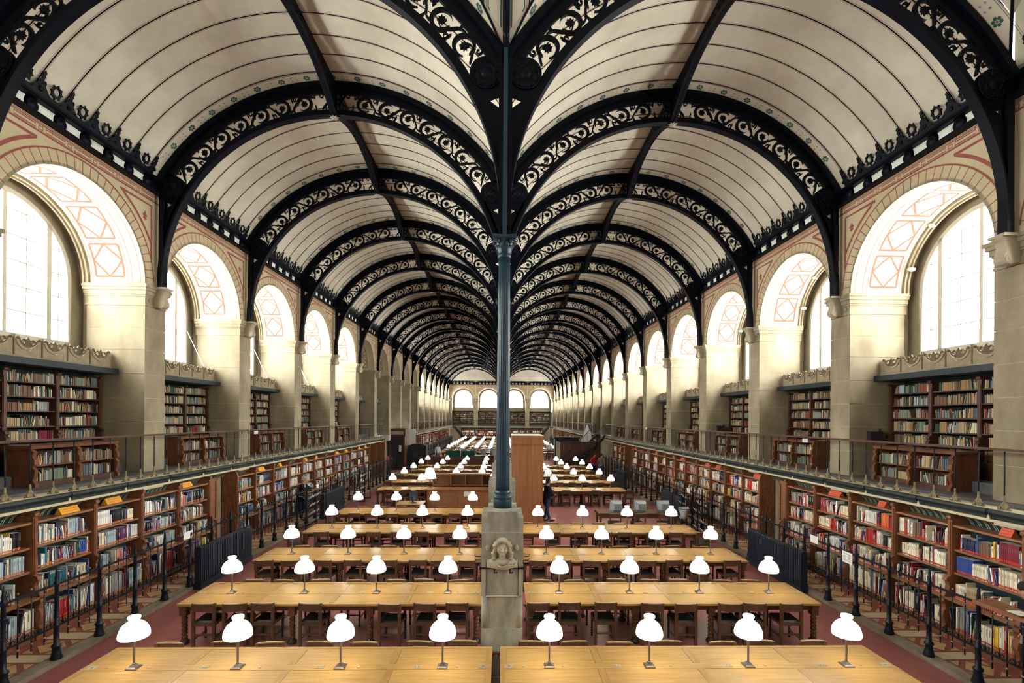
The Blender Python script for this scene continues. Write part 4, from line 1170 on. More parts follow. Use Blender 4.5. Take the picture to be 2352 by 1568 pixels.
def notice(name, sx, y, z, w, h, x, label):
    mb = MB().box(*sorted((sx * x, sx * (x + .004))), y - w / 2, y + w / 2, z, z + h, 0)
    for i in range(5):
        zz = z + h * (.18 + .15 * i); mb.box(*sorted((sx * (x - .001), sx * x)), y - w * .38, y + w * (.38 - .1 * (i % 2)), zz, zz + h * .03, 1)
    return tag(ob(name, mb.mesh(name, 'paper', 'ink')), label, 'notice')
notice('paper_notice', 1, 10.3, 1.12, .30, .24, 7.48, 'white lined paper hanging on the right railing, nearer than the radiator')
notice('small_sign', -1, 15.9, 3.62, .24, .10, 8.0, 'small white sign clipped on the left gallery railing')
notice('small_sign', 1, 12.6, 3.62, .22, .10, 8.0, 'small white sign clipped on the right gallery railing, nearer one')
notice('small_sign', 1, 26.6, 3.62, .3, .12, 8.0, 'small white sign on the right gallery railing, farther one')

# ================================================================== READING TABLES
TL, TD, TZ = 5.56, 1.18, .76
def table_meshes(L):
    d = {}
    n = 4; w = L / n; c = .075
    d['panel'] = MB().box(-w / 2 + .05, w / 2 - .05, c + .003, TD / 2 - .065, TZ - .034, TZ - .003).mesh('panel', 'table_wood')
    d['rail'] = MB().box(-L / 2, L / 2, TD / 2 - .062, TD / 2, TZ - .04, TZ).mesh('edge_rail', 'table_wood')
    d['centre'] = MB().box(-L / 2, L / 2, -c, c, TZ - .04, TZ).mesh('centre_rail', 'table_wood')
    d['cross'] = MB().box(-.047, .047, c + .003, TD / 2 - .065, TZ - .038, TZ).mesh('cross_rail', 'table_wood_b')
    d['groove'] = MB().box(-L / 2 + .01, L / 2 - .01, -TD / 2 + .01, TD / 2 - .01, TZ - .045, TZ - .03).mesh('under_board', 'leg_dark')
    ap = MB()
    for s_ in (-1, 1): ap.box(-L / 2 + .08, L / 2 - .08, s_ * (TD / 2 - .1) - .015, s_ * (TD / 2 - .1) + .015, TZ - .15, TZ - .04)
    for s_ in (-1, 1): ap.box(s_ * (L / 2 - .1) - .015, s_ * (L / 2 - .1) + .015, -TD / 2 + .1, TD / 2 - .1, TZ - .15, TZ - .04)
    d['apron'] = ap.mesh('apron', 'leg_wood')
    return d
lg = MB().box(-.062, .062, -.062, .062, .52, .72, 0)
pf = [(.05, .52), (.04, .505)]
for i in range(6): pf += [(.042, .49 - i * .068), (.056, .47 - i * .068), (.056, .45 - i * .068), (.042, .43 - i * .068)]
lg.lathe([(r, z) for r, z in pf], 14, (0, 0), 0, True)
lg.lathe([(.04, .1), (.05, .095), (.055, .075), (.085, .05), (.085, .01), (.075, 0)][::-1], 14, (0, 0), 1, True)
for s_ in (-1, 1): lg.plate([[(s_ * .06, .72), (s_ * .16, .72), (s_ * .1, .67), (s_ * .06, .6)]], FXZ(0), .05, 0)
m_tleg = lg.mesh('leg', 'leg_wood', 'leg_dark')
m_stret = MB().box(-TL / 2 + .1, TL / 2 - .1, -.02, .02, .14, .19).mesh('stretcher', 'leg_dark')
m_plate = MB().box(-.05, .05, -.035, .035, TZ, TZ + .004, 0).disc((-.022, 0), .011, FXY(TZ + .0045), 0, 8, 1).disc((.022, 0), .011, FXY(TZ + .0045), 0, 8, 1).mesh('metal_plate', 'brass_plate', 'ink')
m_sock = MB().box(-.06, .06, -.055, .055, TZ, TZ + .004, 0).disc((0, 0), .018, FXY(TZ + .0045), 0, 10, 1).mesh('socket_plate', 'brass_plate', 'ink')
m_knob = MB().lathe([(.022, TZ), (.022, TZ + .004), (.012, TZ + .007)], 10).mesh('round_cap', 'brass_plate')
TM = table_meshes(TL)
ROWY = [6.71, 9.55, 12.24, 15.1, 17.85, 20.7, 23.5, 26.3, 29.1, 31.9, 34.7]
def reading_table(xc, y, label, simple=False, rot=0):
    t = thing('reading_table', label, 'table', (xc, y, 0), rot, group='long reading tables')
    ob('centre_rail', TM['centre'], t); ob('under_board', TM['groove'], t); ob('apron', TM['apron'], t)
    w = TL / 4
    for s_ in (1, -1):
        ob('edge_rail', TM['rail'], t, scale=(1, s_, 1))
        for i in range(4): ob('panel', TM['panel'], t, (-TL / 2 + w * (i + .5), 0, 0), scale=(1, s_, 1))
        for i in range(5): ob('cross_rail', TM['cross'], t, (-TL / 2 + w * i + (.047 if i == 0 else -.047 if i == 4 else 0), 0, 0), scale=(1, s_, 1))
    for x in (-TL / 2 + .09, -.72, .72, TL / 2 - .09):
        for s_ in (-1, 1): ob('leg', m_tleg, t, (x, s_ * (TD / 2 - .1), 0))
    if not simple:
        for x in (-TL / 2 + .12, TL / 2 - .12): ob('socket_plate', m_sock, t, (x, 0, 0))
        for x in (-1.15, 0.42, 1.75): ob('metal_plate', m_plate, t, (x, 0, 0))
        for x in (-2.45, -1.9, -.4, .95, 2.3): ob('round_cap', m_knob, t, (x, .0, 0), scale=(1, 1, 1))
    return t
# ---- lamps
sh = [(.012, .706), (.048, .713), (.07, .708), (.078, .696), (.075, .68), (.064, .66), (.058, .648), (.064, .637), (.098, .62), (.135, .588), (.162, .545), (.179, .497), (.185, .455), (.183, .432), (.178, .423), (.173, .432), (.175, .455), (.169, .497), (.152, .538), (.124, .578), (.088, .608), (.02, .62)]
m_shade = MB().lathe([(r, z) for r, z in sh], 28, (0, 0), 0, True, caps=False).mesh('lamp_shade', 'lamp_glass')
m_stem = MB().lathe([(.02, .05), (.016, .065), (.0135, .075), (.0135, .41), (.018, .42), (.018, .46), (.011, .47), (.011, .60)], 12).mesh('stem', 'lamp_metal')
m_lbase = MB().frustum((0, 0), .07, .07, 0, .013).frustum((0, 0), .066, .05, .013, .024).frustum((0, 0), .042, .024, .024, .052).mesh('lamp_base', 'lamp_metal')
m_nut = MB().lathe([(.021, .052), (.023, .06), (.016, .068)], 12).mesh('collar', 'lamp_metal')
LD = bpy.data.lights.new('lamp_bulb', 'POINT'); LD.energy = LAMP_WATTS; LD.color = (1.0, .87, .58); LD.shadow_soft_size = .035
def lamp(x, y, label, z=TZ, light=True, detail=True):
    t = thing('table_lamp', label, 'lamp', (x, y, z + .0005), group='reading lamps')
    ob('lamp_shade', m_shade, t); st_ = ob('stem', m_stem, t); ob('lamp_base', m_lbase, t)
    if detail: ob('collar', m_nut, st_)
    if light:
        l = bpy.data.objects.new('lamp_bulb', LD); COL.objects.link(l); l.parent = t; l.location = (0, 0, .48)
# ---- chairs
cb = {}
cb['back_post'] = MB().box(-.024, .024, -.024, .024, .0, .795).box(-.027, .027, -.028, .02, .735, .76)
m_cpost = cb['back_post'].mesh('back_leg', 'chair_wood')
bk = MB(); n = 8
for z0, z1, mi in ((.655, .785, 0), (.785, .80, 1)):
    for i in range(n):
        xa, xb = -.185 + .37 * i / n, -.185 + .37 * (i + 1) / n
        ya, yb = -.024 - .02 * (1 - (xa / .185) ** 2), -.024 - .02 * (1 - (xb / .185) ** 2)
        bk.add([(xa, ya, z0), (xb, yb, z0), (xb, yb + .028, z0), (xa, ya + .028, z0), (xa, ya, z1), (xb, yb, z1), (xb, yb + .028, z1), (xa, ya + .028, z1)],
               [(0, 3, 2, 1), (4, 5, 6, 7), (0, 1, 5, 4), (2, 3, 7, 6), (1, 2, 6, 5), (3, 0, 4, 7)], mi)
m_cback = bk.mesh('backrest', 'chair_wood', 'chair_top_lit')
m_cframe = MB().box(-.195, .195, -.02, .0, .38, .44).box(-.195, .195, .38, .41, .38, .44).box(-.2, -.175, 0, .4, .38, .44).box(.175, .2, 0, .4, .38, .44).mesh('seat_frame', 'chair_wood')
se = MB()
se.add([(-.19, .0, .44), (.19, .0, .44), (.21, .41, .44), (-.21, .41, .44), (-.165, .03, .468), (.165, .03, .468), (.18, .38, .468), (-.18, .38, .468)], [(0, 3, 2, 1), (4, 5, 6, 7), (0, 1, 5, 4), (1, 2, 6, 5), (2, 3, 7, 6), (3, 0, 4, 7)])
m_cseat = se.mesh('seat', 'leather')
pf = [(.02, 0), (.024, .01), (.024, .03)]
for i in range(7): pf += [(.014, .045 + i * .044), (.024, .06 + i * .044), (.024, .07 + i * .044), (.014, .083 + i * .044)]
m_cfl = MB().lathe(pf + [(.024, .36)], 10).box(-.024, .024, -.024, .024, .36, .44).mesh('front_leg', 'leg_dark')
m_cst = MB().box(-.175, .175, -.012, .012, .2, .23).box(-.012 - .17, .012 - .17, 0, .38, .13, .155).box(.17 - .012, .17 + .012, 0, .38, .13, .155).box(-.16, .16, .18, .2, .13, .155).mesh('stretcher', 'chair_wood')
allc = MB()
def grab(me):
    mb = MB(); mb.v = [tuple(v.co) for v in me.vertices]; mb.f = [tuple(p.vertices) for p in me.polygons]; mb.m = [0] * len(mb.f); mb.s = [False] * len(mb.f); return mb
for me, l in ((m_cback, (0, 0)), (m_cframe, (0, 0)), (m_cseat, (0, 0)), (m_cst, (0, 0)), (m_cpost, (-.185, 0)), (m_cpost, (.185, 0))):
    allc.merge(grab(me), lambda p, l=l: (p[0] + l[0], p[1] + l[1], p[2]))
allc.box(-.21, -.16, .37, .41, 0, .4).box(.16, .21, .37, .41, 0, .4)
m_callsimple = allc.mesh('simple_chair', 'chair_wood')
def chair(x, y, rz, label, simple=False):
    if simple:
        o = tag(ob('chair', m_callsimple, None, (x, y, 0), (0, 0, rz)), label, 'chair', 'chairs at the reading tables'); return o
    t = thing('chair', label, 'chair', (x, y, 0), rz, group='chairs at the reading tables')
    ob('seat', m_cseat, t); ob('seat_frame', m_cframe, t); ob('backrest', m_cback, t); ob('stretcher', m_cst, t)
    for s_ in (-1, 1):
        ob('back_leg', m_cpost, t, (s_ * .185, 0, 0)); ob('front_leg', m_cfl, t, (s_ * .185, .38, 0))
    return t
ROWN = ['nearest', 'second', 'third', 'fourth', 'fifth', 'sixth', 'seventh', 'eighth', 'ninth', 'tenth', 'eleventh']
PRESET = {  # near-side chair positions seen in the photo, |x| from the pillar line
    (1, -1): [5.42, 4.86, 4.37, 3.5, 2.05, 1.41, .82], (1, 1): [.68, 1.26, 1.94, 2.8, 3.42, 4.24, 4.72, 5.4],
    (2, -1): [5.62, 5.0, 4.25, 3.55, 2.7, 2.0, 1.48, .82], (2, 1): [.88, 1.47, 2.17, 2.78, 3.52, 4.2, 4.77, 5.61]}
for r, y in enumerate(ROWY):
    for sx in (-1, 1):
        if r == 5 or (r == 4 and sx > 0): continue
        xin = .42 if r else .06
        xc = sx * (xin + TL / 2) + (-.08 if r == 0 else .04)
        far = r >= 6
        reading_table(xc, y, 'long oak reading table, %s row from the camera, %s of the pillars' % (ROWN[r], SIDE[sx]), simple=r > 3)
        for i in range(4):
            x = xc + sx * (-2.1 + 1.4 * i)
            lamp(x, y, 'lit white glass table lamp, %s from the pillars, %s row, %s side' % (ordinal(i + 1), ROWN[r], SIDE[sx]), light=True, detail=not far)
        # chairs on both sides of the table
        xs = PRESET.get((r, sx)) or [xin + .42 + i * .74 + RND.uniform(-.09, .09) for i in range(8 - (r % 2) * 0) if RND.random() > .12 or r == 0]
        for i, x in enumerate(sorted(xs)):
            if r == 0: continue
            chair(sx * x, y - TD / 2 - .03 + RND.uniform(-.05, .03), RND.uniform(-.12, .12), 'dark wooden chair, %s from the pillars, near side of %s table row, %s' % (ordinal(i + 1), ROWN[r], SIDE[sx]), far)
        xs = [xin + .42 + i * .74 + RND.uniform(-.1, .1) for i in range(7)]
        for i, x in enumerate(xs):
            chair(sx * x + (xc - sx * (xin + TL / 2)), y + TD / 2 + .05 + RND.uniform(-.03, .05), pi + RND.uniform(-.1, .1), 'dark wooden chair, %s from the pillars, far side of %s table row, %s' % (ordinal(i + 1), ROWN[r], SIDE[sx]), far)
# ================================================================== BOOKS
def srgb(r, g, b): return tuple((c / 255 / 12.92) if c <= 10 else ((c / 255 + .055) / 1.055) ** 2.4 for c in (r, g, b))
CN = {'cream': (228, 218, 188), 'white': (232, 232, 228), 'ivory': (238, 230, 205), 'tan': (182, 160, 122), 'brown': (116, 88, 68), 'ochre': (164, 132, 88), 'grey green': (122, 136, 120),
      'dark green': (34, 78, 62), 'pale blue': (160, 180, 188), 'slate blue': (92, 108, 122), 'navy': (30, 38, 78), 'purple': (88, 44, 98), 'teal': (26, 106, 116), 'black': (24, 26, 32), 'red': (172, 42, 44),
      'maroon': (124, 30, 48), 'pink': (206, 124, 122), 'grey': (142, 144, 142), 'yellow': (222, 182, 60), 'orange': (214, 112, 52), 'blue': (42, 74, 150), 'rust': (140, 74, 48)}
PAL = {'old': ['tan'] * 7 + ['brown'] * 5 + ['ochre'] * 3 + ['cream'] * 3 + ['grey green'] * 6 + ['dark green'] * 2 + ['grey'] * 4 + ['rust'] * 2 + ['slate blue', 'slate blue', 'black', 'maroon', 'pale blue'],
       'left': ['white'] * 9 + ['ivory'] * 4 + ['cream'] * 3 + ['pale blue'] * 4 + ['navy'] * 4 + ['black'] * 4 + ['purple'] * 2 + ['teal'] * 2 + ['grey'] * 3 + ['blue'] * 3 + ['maroon'] * 2 + ['slate blue'] * 2 + ['red', 'yellow', 'dark green', 'pink'],
       'right': ['white'] * 8 + ['ivory'] * 8 + ['cream'] * 6 + ['black'] * 4 + ['red'] * 4 + ['maroon'] * 3 + ['navy'] * 2 + ['brown'] * 2 + ['orange', 'yellow', 'grey', 'dark green', 'pink', 'blue', 'tan', 'slate blue']}
BR = random.Random(5)
BOOKS = []
def world_of(P, x, y, z):
    loc, rot, scl = P
    x *= scl[0]
    return (loc[0] + x * cos(rot) - y * sin(rot), loc[1] + x * sin(rot) + y * cos(rot), z)
for si, sh_ in enumerate(SHELVES):
    W = world_of(sh_['P'], sh_['x'], 0, sh_['z']); dist = W[1]
    coarse = 1.0 if dist < 24 else 1.7 if dist < 40 else 3.0
    y, y1 = sh_['y0'], sh_['y1']
    lower = sh_['kind'] == 'lower'
    fill = y1 - (y1 - y) * (BR.choice((0, 0, 0, .05, .1, .25, .4)) if lower else BR.choice((0, 0, 0, .03, .1)))
    if lower and sh_['sx'] > 0 and sh_['k'] < 4: fill = y1 - (y1 - y) * BR.choice((0, 0, .05))
    pal = PAL[sh_['pal']]; n = 0
    while y < fill - .012:
        if BR.random() < .10:                      # a set in one binding
            cn = BR.choice(pal); m = BR.randint(4, 12); hh = sh_['h'] * BR.uniform(.6, .85); th = BR.uniform(.022, .04); run = [(cn, hh, th, 0)] * m
        elif BR.random() < (.09 if lower else .13):                    # leaning books
            tl = BR.uniform(.08, .22) * BR.choice((-1, 1)); run = [(BR.choice(pal), sh_['h'] * BR.uniform(.55, .78), BR.uniform(.018, .032), tl) for _ in range(BR.randint(2, 5))]
        else:
            run = [(BR.choice(pal), sh_['h'] * BR.uniform(.52, .9), BR.choice((.014, .018, .022, .026, .03, .038, .045)) , 0)]
        for cn, hh, th, tl in run:
            th *= coarse * (.68 if not lower else .88)
            ext = th + abs(tl) * hh * .35
            if y + ext > fill: break
            n += 1
            c = srgb(*CN[cn]); j = BR.uniform(.8, 1.12); c = tuple(min(.92, v * j) for v in c)
            BOOKS.append((si, y + (abs(tl) * hh * .35 if tl < 0 else 0) + th / 2, th * .96, min(hh, sh_['h'] - .015), sh_['d'] * BR.uniform(.75, 1.0), c, cn, tl, n, BR.uniform(0, .02)))
            y += ext
        if BR.random() < .015: y += BR.uniform(.03, .12)
def score(b):
    sh_ = SHELVES[b[0]]
    if sh_['kind'] != 'lower': return 0
    X, Y, Z = world_of(sh_['P'], sh_['x'], b[1], sh_['z'] + b[3] / 2)
    px, py = project(X, Y, Z)
    if not (12 < px < 2340 and py < 1555): return 0
    if sh_['sx'] > 0 and px > 2300 and py > 1360: return 0
    f = .45 if sh_['row'] == 0 else 1.0
    return f * b[2] * b[3] / (Y * Y)
order = sorted(range(len(BOOKS)), key=lambda i: -score(BOOKS[i]))[:296]
chosen = set(order)
def book_mesh(stick):
    mb = MB()
    mb.box(0, 1, -.5, .5, 0, 1, 0)
    mb.quad((.02, -.38, 1.002), (.99, -.38, 1.002), (.99, .38, 1.002), (.02, .38, 1.002), 1)
    mats = ['book_cover', 'pages']
    if stick:
        mb.quad((-.004, -.46, .03), (-.004, .46, .03), (-.004, .46, .16), (-.004, -.46, .16), 2); mats.append(stick)
        mb.quad((-.004, -.3, .55), (-.004, .3, .55), (-.004, .3, .86), (-.004, -.3, .86), 3); mats.append('book_cover')
        mb.quad((-.006, -.12, .58), (-.006, .12, .58), (-.006, .12, .82), (-.006, -.12, .82), 4); mats.append('ink')
    return mb.mesh('book', *mats)
BM = {1: book_mesh('sticker_red'), -1: book_mesh('sticker_orange')}
ROWNAME = {3: 'top', 2: 'second', 1: 'third', 0: 'bottom'}
tot = {}
for b in BOOKS: tot[b[0]] = max(tot.get(b[0], 0), b[8])
vs = []; fs = []; cols = []
for i, (si, y, th, h, d, c, cn, tl, n, inset) in enumerate(BOOKS):
    sh_ = SHELVES[si]; P = sh_['P']; x0 = sh_['x'] + inset
    if i in chosen:
        sx = sh_['sx']
        o = ob('book', BM[sx], None, world_of(P, x0, y, sh_['z'] + .001), (-tl if True else 0, 0, 0), (sx * d, th, h))
        o.color = (*c, 1)
        nl = tot[si] - n + 1 if sx > 0 else n
        tag(o, '%s book, %s from the left, %s shelf, %s bookcase, %s wall' % (cn, ordinal(nl), ROWNAME[sh_['row']], 'edge' if sh_['k'] < -1 else 'nearest' if sh_['k'] == -1 else ordinal(sh_['k'] + 2), SIDE[sx]), 'book', 'books on the lower shelves nearest the camera')
        continue
    b0 = len(vs); dy = tl * h
    z0, z1 = sh_['z'] + .001, sh_['z'] + h * cos(tl)
    for (a, e, z) in ((x0, -.5, z0), (x0 + d, -.5, z0), (x0 + d, .5, z0), (x0, .5, z0), (x0, -.5, z1), (x0 + d, -.5, z1), (x0 + d, .5, z1), (x0, .5, z1)):
        vs.append(world_of(P, a, y + e * th + (dy if z == z1 else 0), z))
    fs += [(b0, b0 + 3, b0 + 7, b0 + 4), (b0, b0 + 4, b0 + 5, b0 + 1), (b0 + 3, b0 + 2, b0 + 6, b0 + 7), (b0 + 4, b0 + 7, b0 + 6, b0 + 5)]
    cols += [c, c, c, (.55, .52, .44)]
    if sh_['kind'] == 'lower' and world_of(P, x0, y, 0)[1] < 26:
        b0 = len(vs)
        for (e, z) in ((-.46, .02), (.46, .02), (.46, .05), (-.46, .05)): vs.append(world_of(P, x0 - .0012, y + e * th, sh_['z'] + z))
        fs.append((b0, b0 + 1, b0 + 2, b0 + 3)); cols.append((.50, .045, .03) if sh_['sx'] > 0 else (.60, .17, .05))
        if (n * 7) % 5 < 2:
            b0 = len(vs)
            for (e, z) in ((-.2, h * .5), (.2, h * .5), (.2, h * .85), (-.2, h * .85)): vs.append(world_of(P, x0 - .0012, y + e * th + tl * z, sh_['z'] + z))
            fs.append((b0, b0 + 1, b0 + 2, b0 + 3)); cols.append((.05, .05, .06) if sum(c) > 1 else (.6, .58, .5))
    elif dist < 30 and sh_['kind'] != 'lower' and (n * 5) % 7 < 2:
        b0 = len(vs)
        for (e, z) in ((-.44, .012), (.44, .012), (.44, .035), (-.44, .035)): vs.append(world_of(P, x0 - .0012, y + e * th, sh_['z'] + z))
        fs.append((b0, b0 + 1, b0 + 2, b0 + 3)); cols.append((.7, .68, .62))
me = bpy.data.meshes.new('rows_of_books'); me.from_pydata(vs, [], fs)
at = me.color_attributes.new('col', 'FLOAT_COLOR', 'CORNER')
flat = []
for c, f in zip(cols, fs): flat += [c[0], c[1], c[2], 1.0] * len(f)
at.data.foreach_set('color', flat)
me.materials.append(MATS['book_mass'])
o = tag(ob('rows_of_books', me), 'countless books filling the shelves along the walls and galleries', 'books', kind='stuff')
# ================================================================== MIDDLE OF THE HALL
t = thing('tall_cabinet', 'tall plain brown wooden cabinet rising behind the nearest column', 'cabinet', (1.04, 20.5, 0))
ob('body', MB().box(-.63, .63, -1.1, .9, 0, 3.14).mesh('body', 'cabinet_wood'), t)
ob('cornice', MB().box(-.64, .64, -1.11, .91, 3.12, 3.42).box(-.67, .67, -1.14, .94, 3.14, 3.18).box(-.66, .66, -1.13, .93, 3.42, 3.50).mesh('cornice', 'cabinet_wood'), t)
ob('top_board', MB().box(-.62, .62, -1.08, .88, 3.50, 3.505).mesh('top_board', 'white_panel'), t)
t = thing('issue_desk', 'brown wooden counter with open pigeonholes left of the pillars', 'desk', (-1.8, 20.3, 0))
ob('front_panel', MB().box(-1.32, 1.3, -.3, -.27, 0, 1.2).box(-1.32, -1.28, -.3, .3, 0, 1.2).mesh('front_panel', 'desk_wood'), t)
for x in (-.65, 0, .65): ob('panel_strip', MB().box(x - .004, x + .004, -.304, -.298, 0, 1.2).mesh('panel_strip', 'leg_dark'), t)
ob('counter_top', MB().box(-1.36, 1.34, -.36, .36, 1.2, 1.25).mesh('counter_top', 'desk_wood'), t)
pg = MB().box(-1.2, 1.3, 1.15, 1.2, 0, 1.75).box(-1.2, 1.3, .75, 1.2, 1.7, 1.76).box(-1.2, 1.3, .75, 1.2, 1.25, 1.28)
for x in (-1.2, -.42, .22, .95, 1.27): pg.box(x, x + .03, .75, 1.2, 0, 1.7)
ob('pigeonholes', pg.mesh('pigeonholes', 'desk_wood'), t)
tag(ob('paper_notice', MB().box(-1.55, -1.2, 19.985, 19.99, .95, 1.15).mesh('paper_notice', 'paper')), 'white paper notice stuck on the front of the brown counter', 'notice')
t = thing('desk_lamp', 'table lamp with a plain white cone shade on the brown counter', 'lamp', (-3.0, 20.35, 1.25))
ob('lamp_base', MB().lathe([(.13, 0), (.12, .02), (.02, .03)], 14).mesh('lamp_base', 'leg_dark'), t)
ob('stem', MB().lathe([(.025, .02), (.02, .45)], 8).mesh('stem', 'old_wood'), t)
ob('lamp_shade', MB().lathe([(.27, .4), (.15, .82)], 20, caps=False).mesh('lamp_shade', 'lamp_glass'), t)
t = thing('side_desk', 'small light desk carrying a computer beside the brown counter', 'desk', (-3.65, 19.6, 0))
ob('desk_top', MB().box(-.55, .55, -.4, .4, .72, .76).mesh('desk_top', 'table_wood'), t)
for x in (-.5, .5):
    for y in (-.35, .35): ob('leg', MB().box(x - .03, x + .03, y - .03, y + .03, 0, .72).mesh('leg', 'leg_wood'), t)
def flat_monitor(x, y, z, rz, label, mt='monitor_dark', w=.2, h=.34):
    t = thing('computer_monitor', label, 'monitor', (x, y, z), rz, group='computer screens')
    ob('screen', MB().box(-w, w, -.025, .025, .1, .1 + h).box(-w + .03, w - .03, -.03, -.025, .12, .08 + h, 0).mesh('screen', mt), t)
    ob('back_shell', MB().frustum((0, .0), .1, .06, .12, .3).mesh('back_shell', mt), t, loc=(0, .03, 0))
    ob('foot', MB().box(-.1, .1, -.08, .1, 0, .012).box(-.03, .03, .02, .05, 0, .14).mesh('foot', mt), t)
    return t
flat_monitor(-3.55, 19.55, .76, .9, 'dark flat screen on the small desk by the brown counter')
# terminal desk on the right
t = thing('terminal_desk', 'old wooden desk with three grey computers right of the pillars', 'desk', (5.0, 17.9, 0))
ob('desk_top', MB().box(-1.45, 1.45, -.4, .4, .72, .76).mesh('desk_top', 'leg_wood'), t)
ob('apron', MB().box(-1.4, 1.4, -.36, -.33, .58, .72).mesh('apron', 'leg_wood'), t)
for x in (-1.38, 0, 1.38):
    for y in (-.33, .33): ob('leg', m_tleg, t, (x, y, 0), scale=(.8, .8, 1))
for i, (x, n) in enumerate(((4.25, 'leftmost'), (5.15, 'middle'), (6.0, 'rightmost'))):
    t = thing('computer_monitor', 'bulky grey computer screen seen from behind, %s of three on the terminal desk' % n, 'monitor', (x, 17.85, .76), group='grey terminals')
    ob('casing', MB().box(-.22, .22, -.02, .06, .06, .42).add([(-.2, -.02, .08), (.2, -.02, .08), (.2, -.02, .40), (-.2, -.02, .40), (-.14, -.3, .1), (.14, -.3, .1), (.14, -.3, .34), (-.14, -.3, .34)],
       [(0, 1, 5, 4), (1, 2, 6, 5), (2, 3, 7, 6), (3, 0, 4, 7), (4, 5, 6, 7)]).mesh('casing', 'monitor_grey'), t)
    ob('foot', MB().box(-.15, .15, -.2, .08, 0, .06).mesh('foot', 'monitor_grey'), t)
    vz = MB()
    for k in range(6): vz.box(-.1, .1, -.303, -.3, .14 + k * .03, .15 + k * .03)
    ob('vent_slots', vz.mesh('vent_slots', 'ink'), t)
for i, x in enumerate((4.1, 5.0, 5.9)): chair(x, 17.3, RND.uniform(-.2, .2), 'dark wooden chair at the terminal desk, %s from its left end' % ordinal(i + 1))
# magazine racks beside the railings
def rack(x, y, rz, label):
    t = thing('magazine_rack', label, 'rack', (x, y, 0), rz, group='magazine racks')
    for yy in (-.5, .5): ob('side_frame', MB().box(-.2, -.17, yy - .015, yy + .015, 0, 1.3).box(.17, .2, yy - .015, yy + .015, 0, 1.3).box(-.2, .2, yy - .015, yy + .015, 0, .04).mesh('side_frame', 'iron_rail'), t)
    for i in range(4):
        z = .15 + .3 * i
        ob('tray', MB().add([(-.2, -.5, z), (-.2, .5, z), (.12, .5, z + .22), (.12, -.5, z + .22), (-.2, -.5, z + .06), (-.2, .5, z + .06)], [(0, 1, 2, 3), (0, 4, 5, 1)]).mesh('tray', 'iron_rail'), t)
        m = MB()
        for q in range(3):
            if RND.random() < .75:
                yy = -.35 + q * .3; m.add([(-.19, yy - .1, z + .02), (-.19, yy + .1, z + .02), (.0, yy + .1, z + .26), (.0, yy - .1, z + .26)], [(0, 1, 2, 3)])
        if m.v: ob('paper', m.mesh('magazines', 'paper'), t)
    return t
rack(-6.95, 18.3, 0, 'dark rack of papers by the left railing before the second radiator')
rack(6.95, 17.0, pi, 'dark rack of papers by the right railing near the terminal desk')
rack(7.0, 18.6, pi, 'dark rack of papers by the right railing beyond the terminal desk')
rack(-6.95, 24.6, 0, 'dark rack of papers by the left railing beyond the second radiator')
b = MB()
for i in range(10):
    a = 2 * pi * i / 10
b.lathe([(.09, .62), (.11, .7), (.14, .85), (.19, .98), (.16, 1.02), (.17, 1.0), (.13, .85), (.08, .65)], 11, rf=lambda a: 1 + .12 * sin(3 * a) + .07 * sin(7 * a))
tg = thing('waste_bag', 'clear plastic bag in a stand near the right railing', 'bag', (6.6, 17.3, 0))
ob('bag', b.mesh('bag', 'plastic_bag'), tg)
ob('stand', MB().lathe([(.14, 0), (.14, .02)], 12).tube([(0, .16, 0), (0, .16, .98)], .012, 5).lathe([(.22, .975), (.225, .985), (.22, .995)], 14, caps=False).mesh('stand', 'iron_rail'), tg)
# ================================================================== ENTRANCE, BARRIERS AND STAIRS
t = thing('entrance_door', 'dark double door under a pale carved frieze by the left wall', 'door', (-8.15, 38.0, 0), -pi / 2); t.scale = (1, .5, 1)
ob('lobby', MB().box(-1.6, -.1, -1.2, 1.2, 0, 3.3).mesh('lobby', 'old_wood'), t)
ob('surround', MB().box(-.1, .1, -1.2, -.95, 0, 3.3).box(-.1, .1, .95, 1.2, 0, 3.3).box(-.12, .12, -1.3, 1.3, 2.7, 3.3).mesh('surround', 'old_wood'), t)
fm = MB().box(.12, .13, -1.0, 1.0, 2.85, 3.1)
ob('frieze', fm.mesh('frieze', 'stone_light'), t)
for i in range(6): ob('frieze_boss', MB().lathe([(.05, 0), (.001, .03)], 8, (-.8 + i * .32, 2.97), 0, True, lambda u, v, w: (.13 + w, u, v)).mesh('frieze_boss', 'old_wood'), t)
for s_ in (-1, 1):
    d_ = ob('door_leaf', MB().box(-.03, .03, s_ * .02, s_ * .94, 0, 2.7).mesh('door_leaf', 'door_dark'), t)
tag(ob('paper_notice', MB().box(-8.0, -7.82, 37.93, 37.935, 1.5, 2.0).mesh('paper_notice', 'paper')), 'white sheet on the dark double door', 'notice')
t = thing('wall_plinth', 'stone wall closing the end of the left gallery by the entrance', 'wall', (-8.3, 33.2, 0), kind='structure')
ob('end_wall', MB().box(-.9, .35, -.1, .1, 0, 2.7).mesh('end_wall', 'bookcase_wood'), t)
t = thing('white_panel_board', 'tall plain white panel standing beside the entrance door', 'panel', (-7.7, 41.8, 0))
ob('board', MB().box(-.3, .3, -.05, .05, .4, 3.2).mesh('board', 'white_panel'), t); ob('foot', MB().box(-.35, .35, -.2, .2, 0, .4).mesh('foot', 'door_dark'), t)
t = thing('dark_kiosk', 'dark booth with a sloped top left of the centre aisle', 'booth', (-6.8, 39.5, 0))
ob('body', MB().box(-.75, .75, -.6, .6, 0, 1.5).mesh('body', 'door_dark'), t); ob('screen', MB().box(-.3, .1, -.62, -.6, 1.0, 1.4).mesh('screen', 'monitor_dark'), t)
ob('hood', MB().plate([[(-.75, 1.5), (.75, 1.5), (.75, 1.9), (.3, 2.05), (-.3, 2.05), (-.75, 1.9)]], FXZ(0), .9).mesh('hood', 'door_dark'), t)
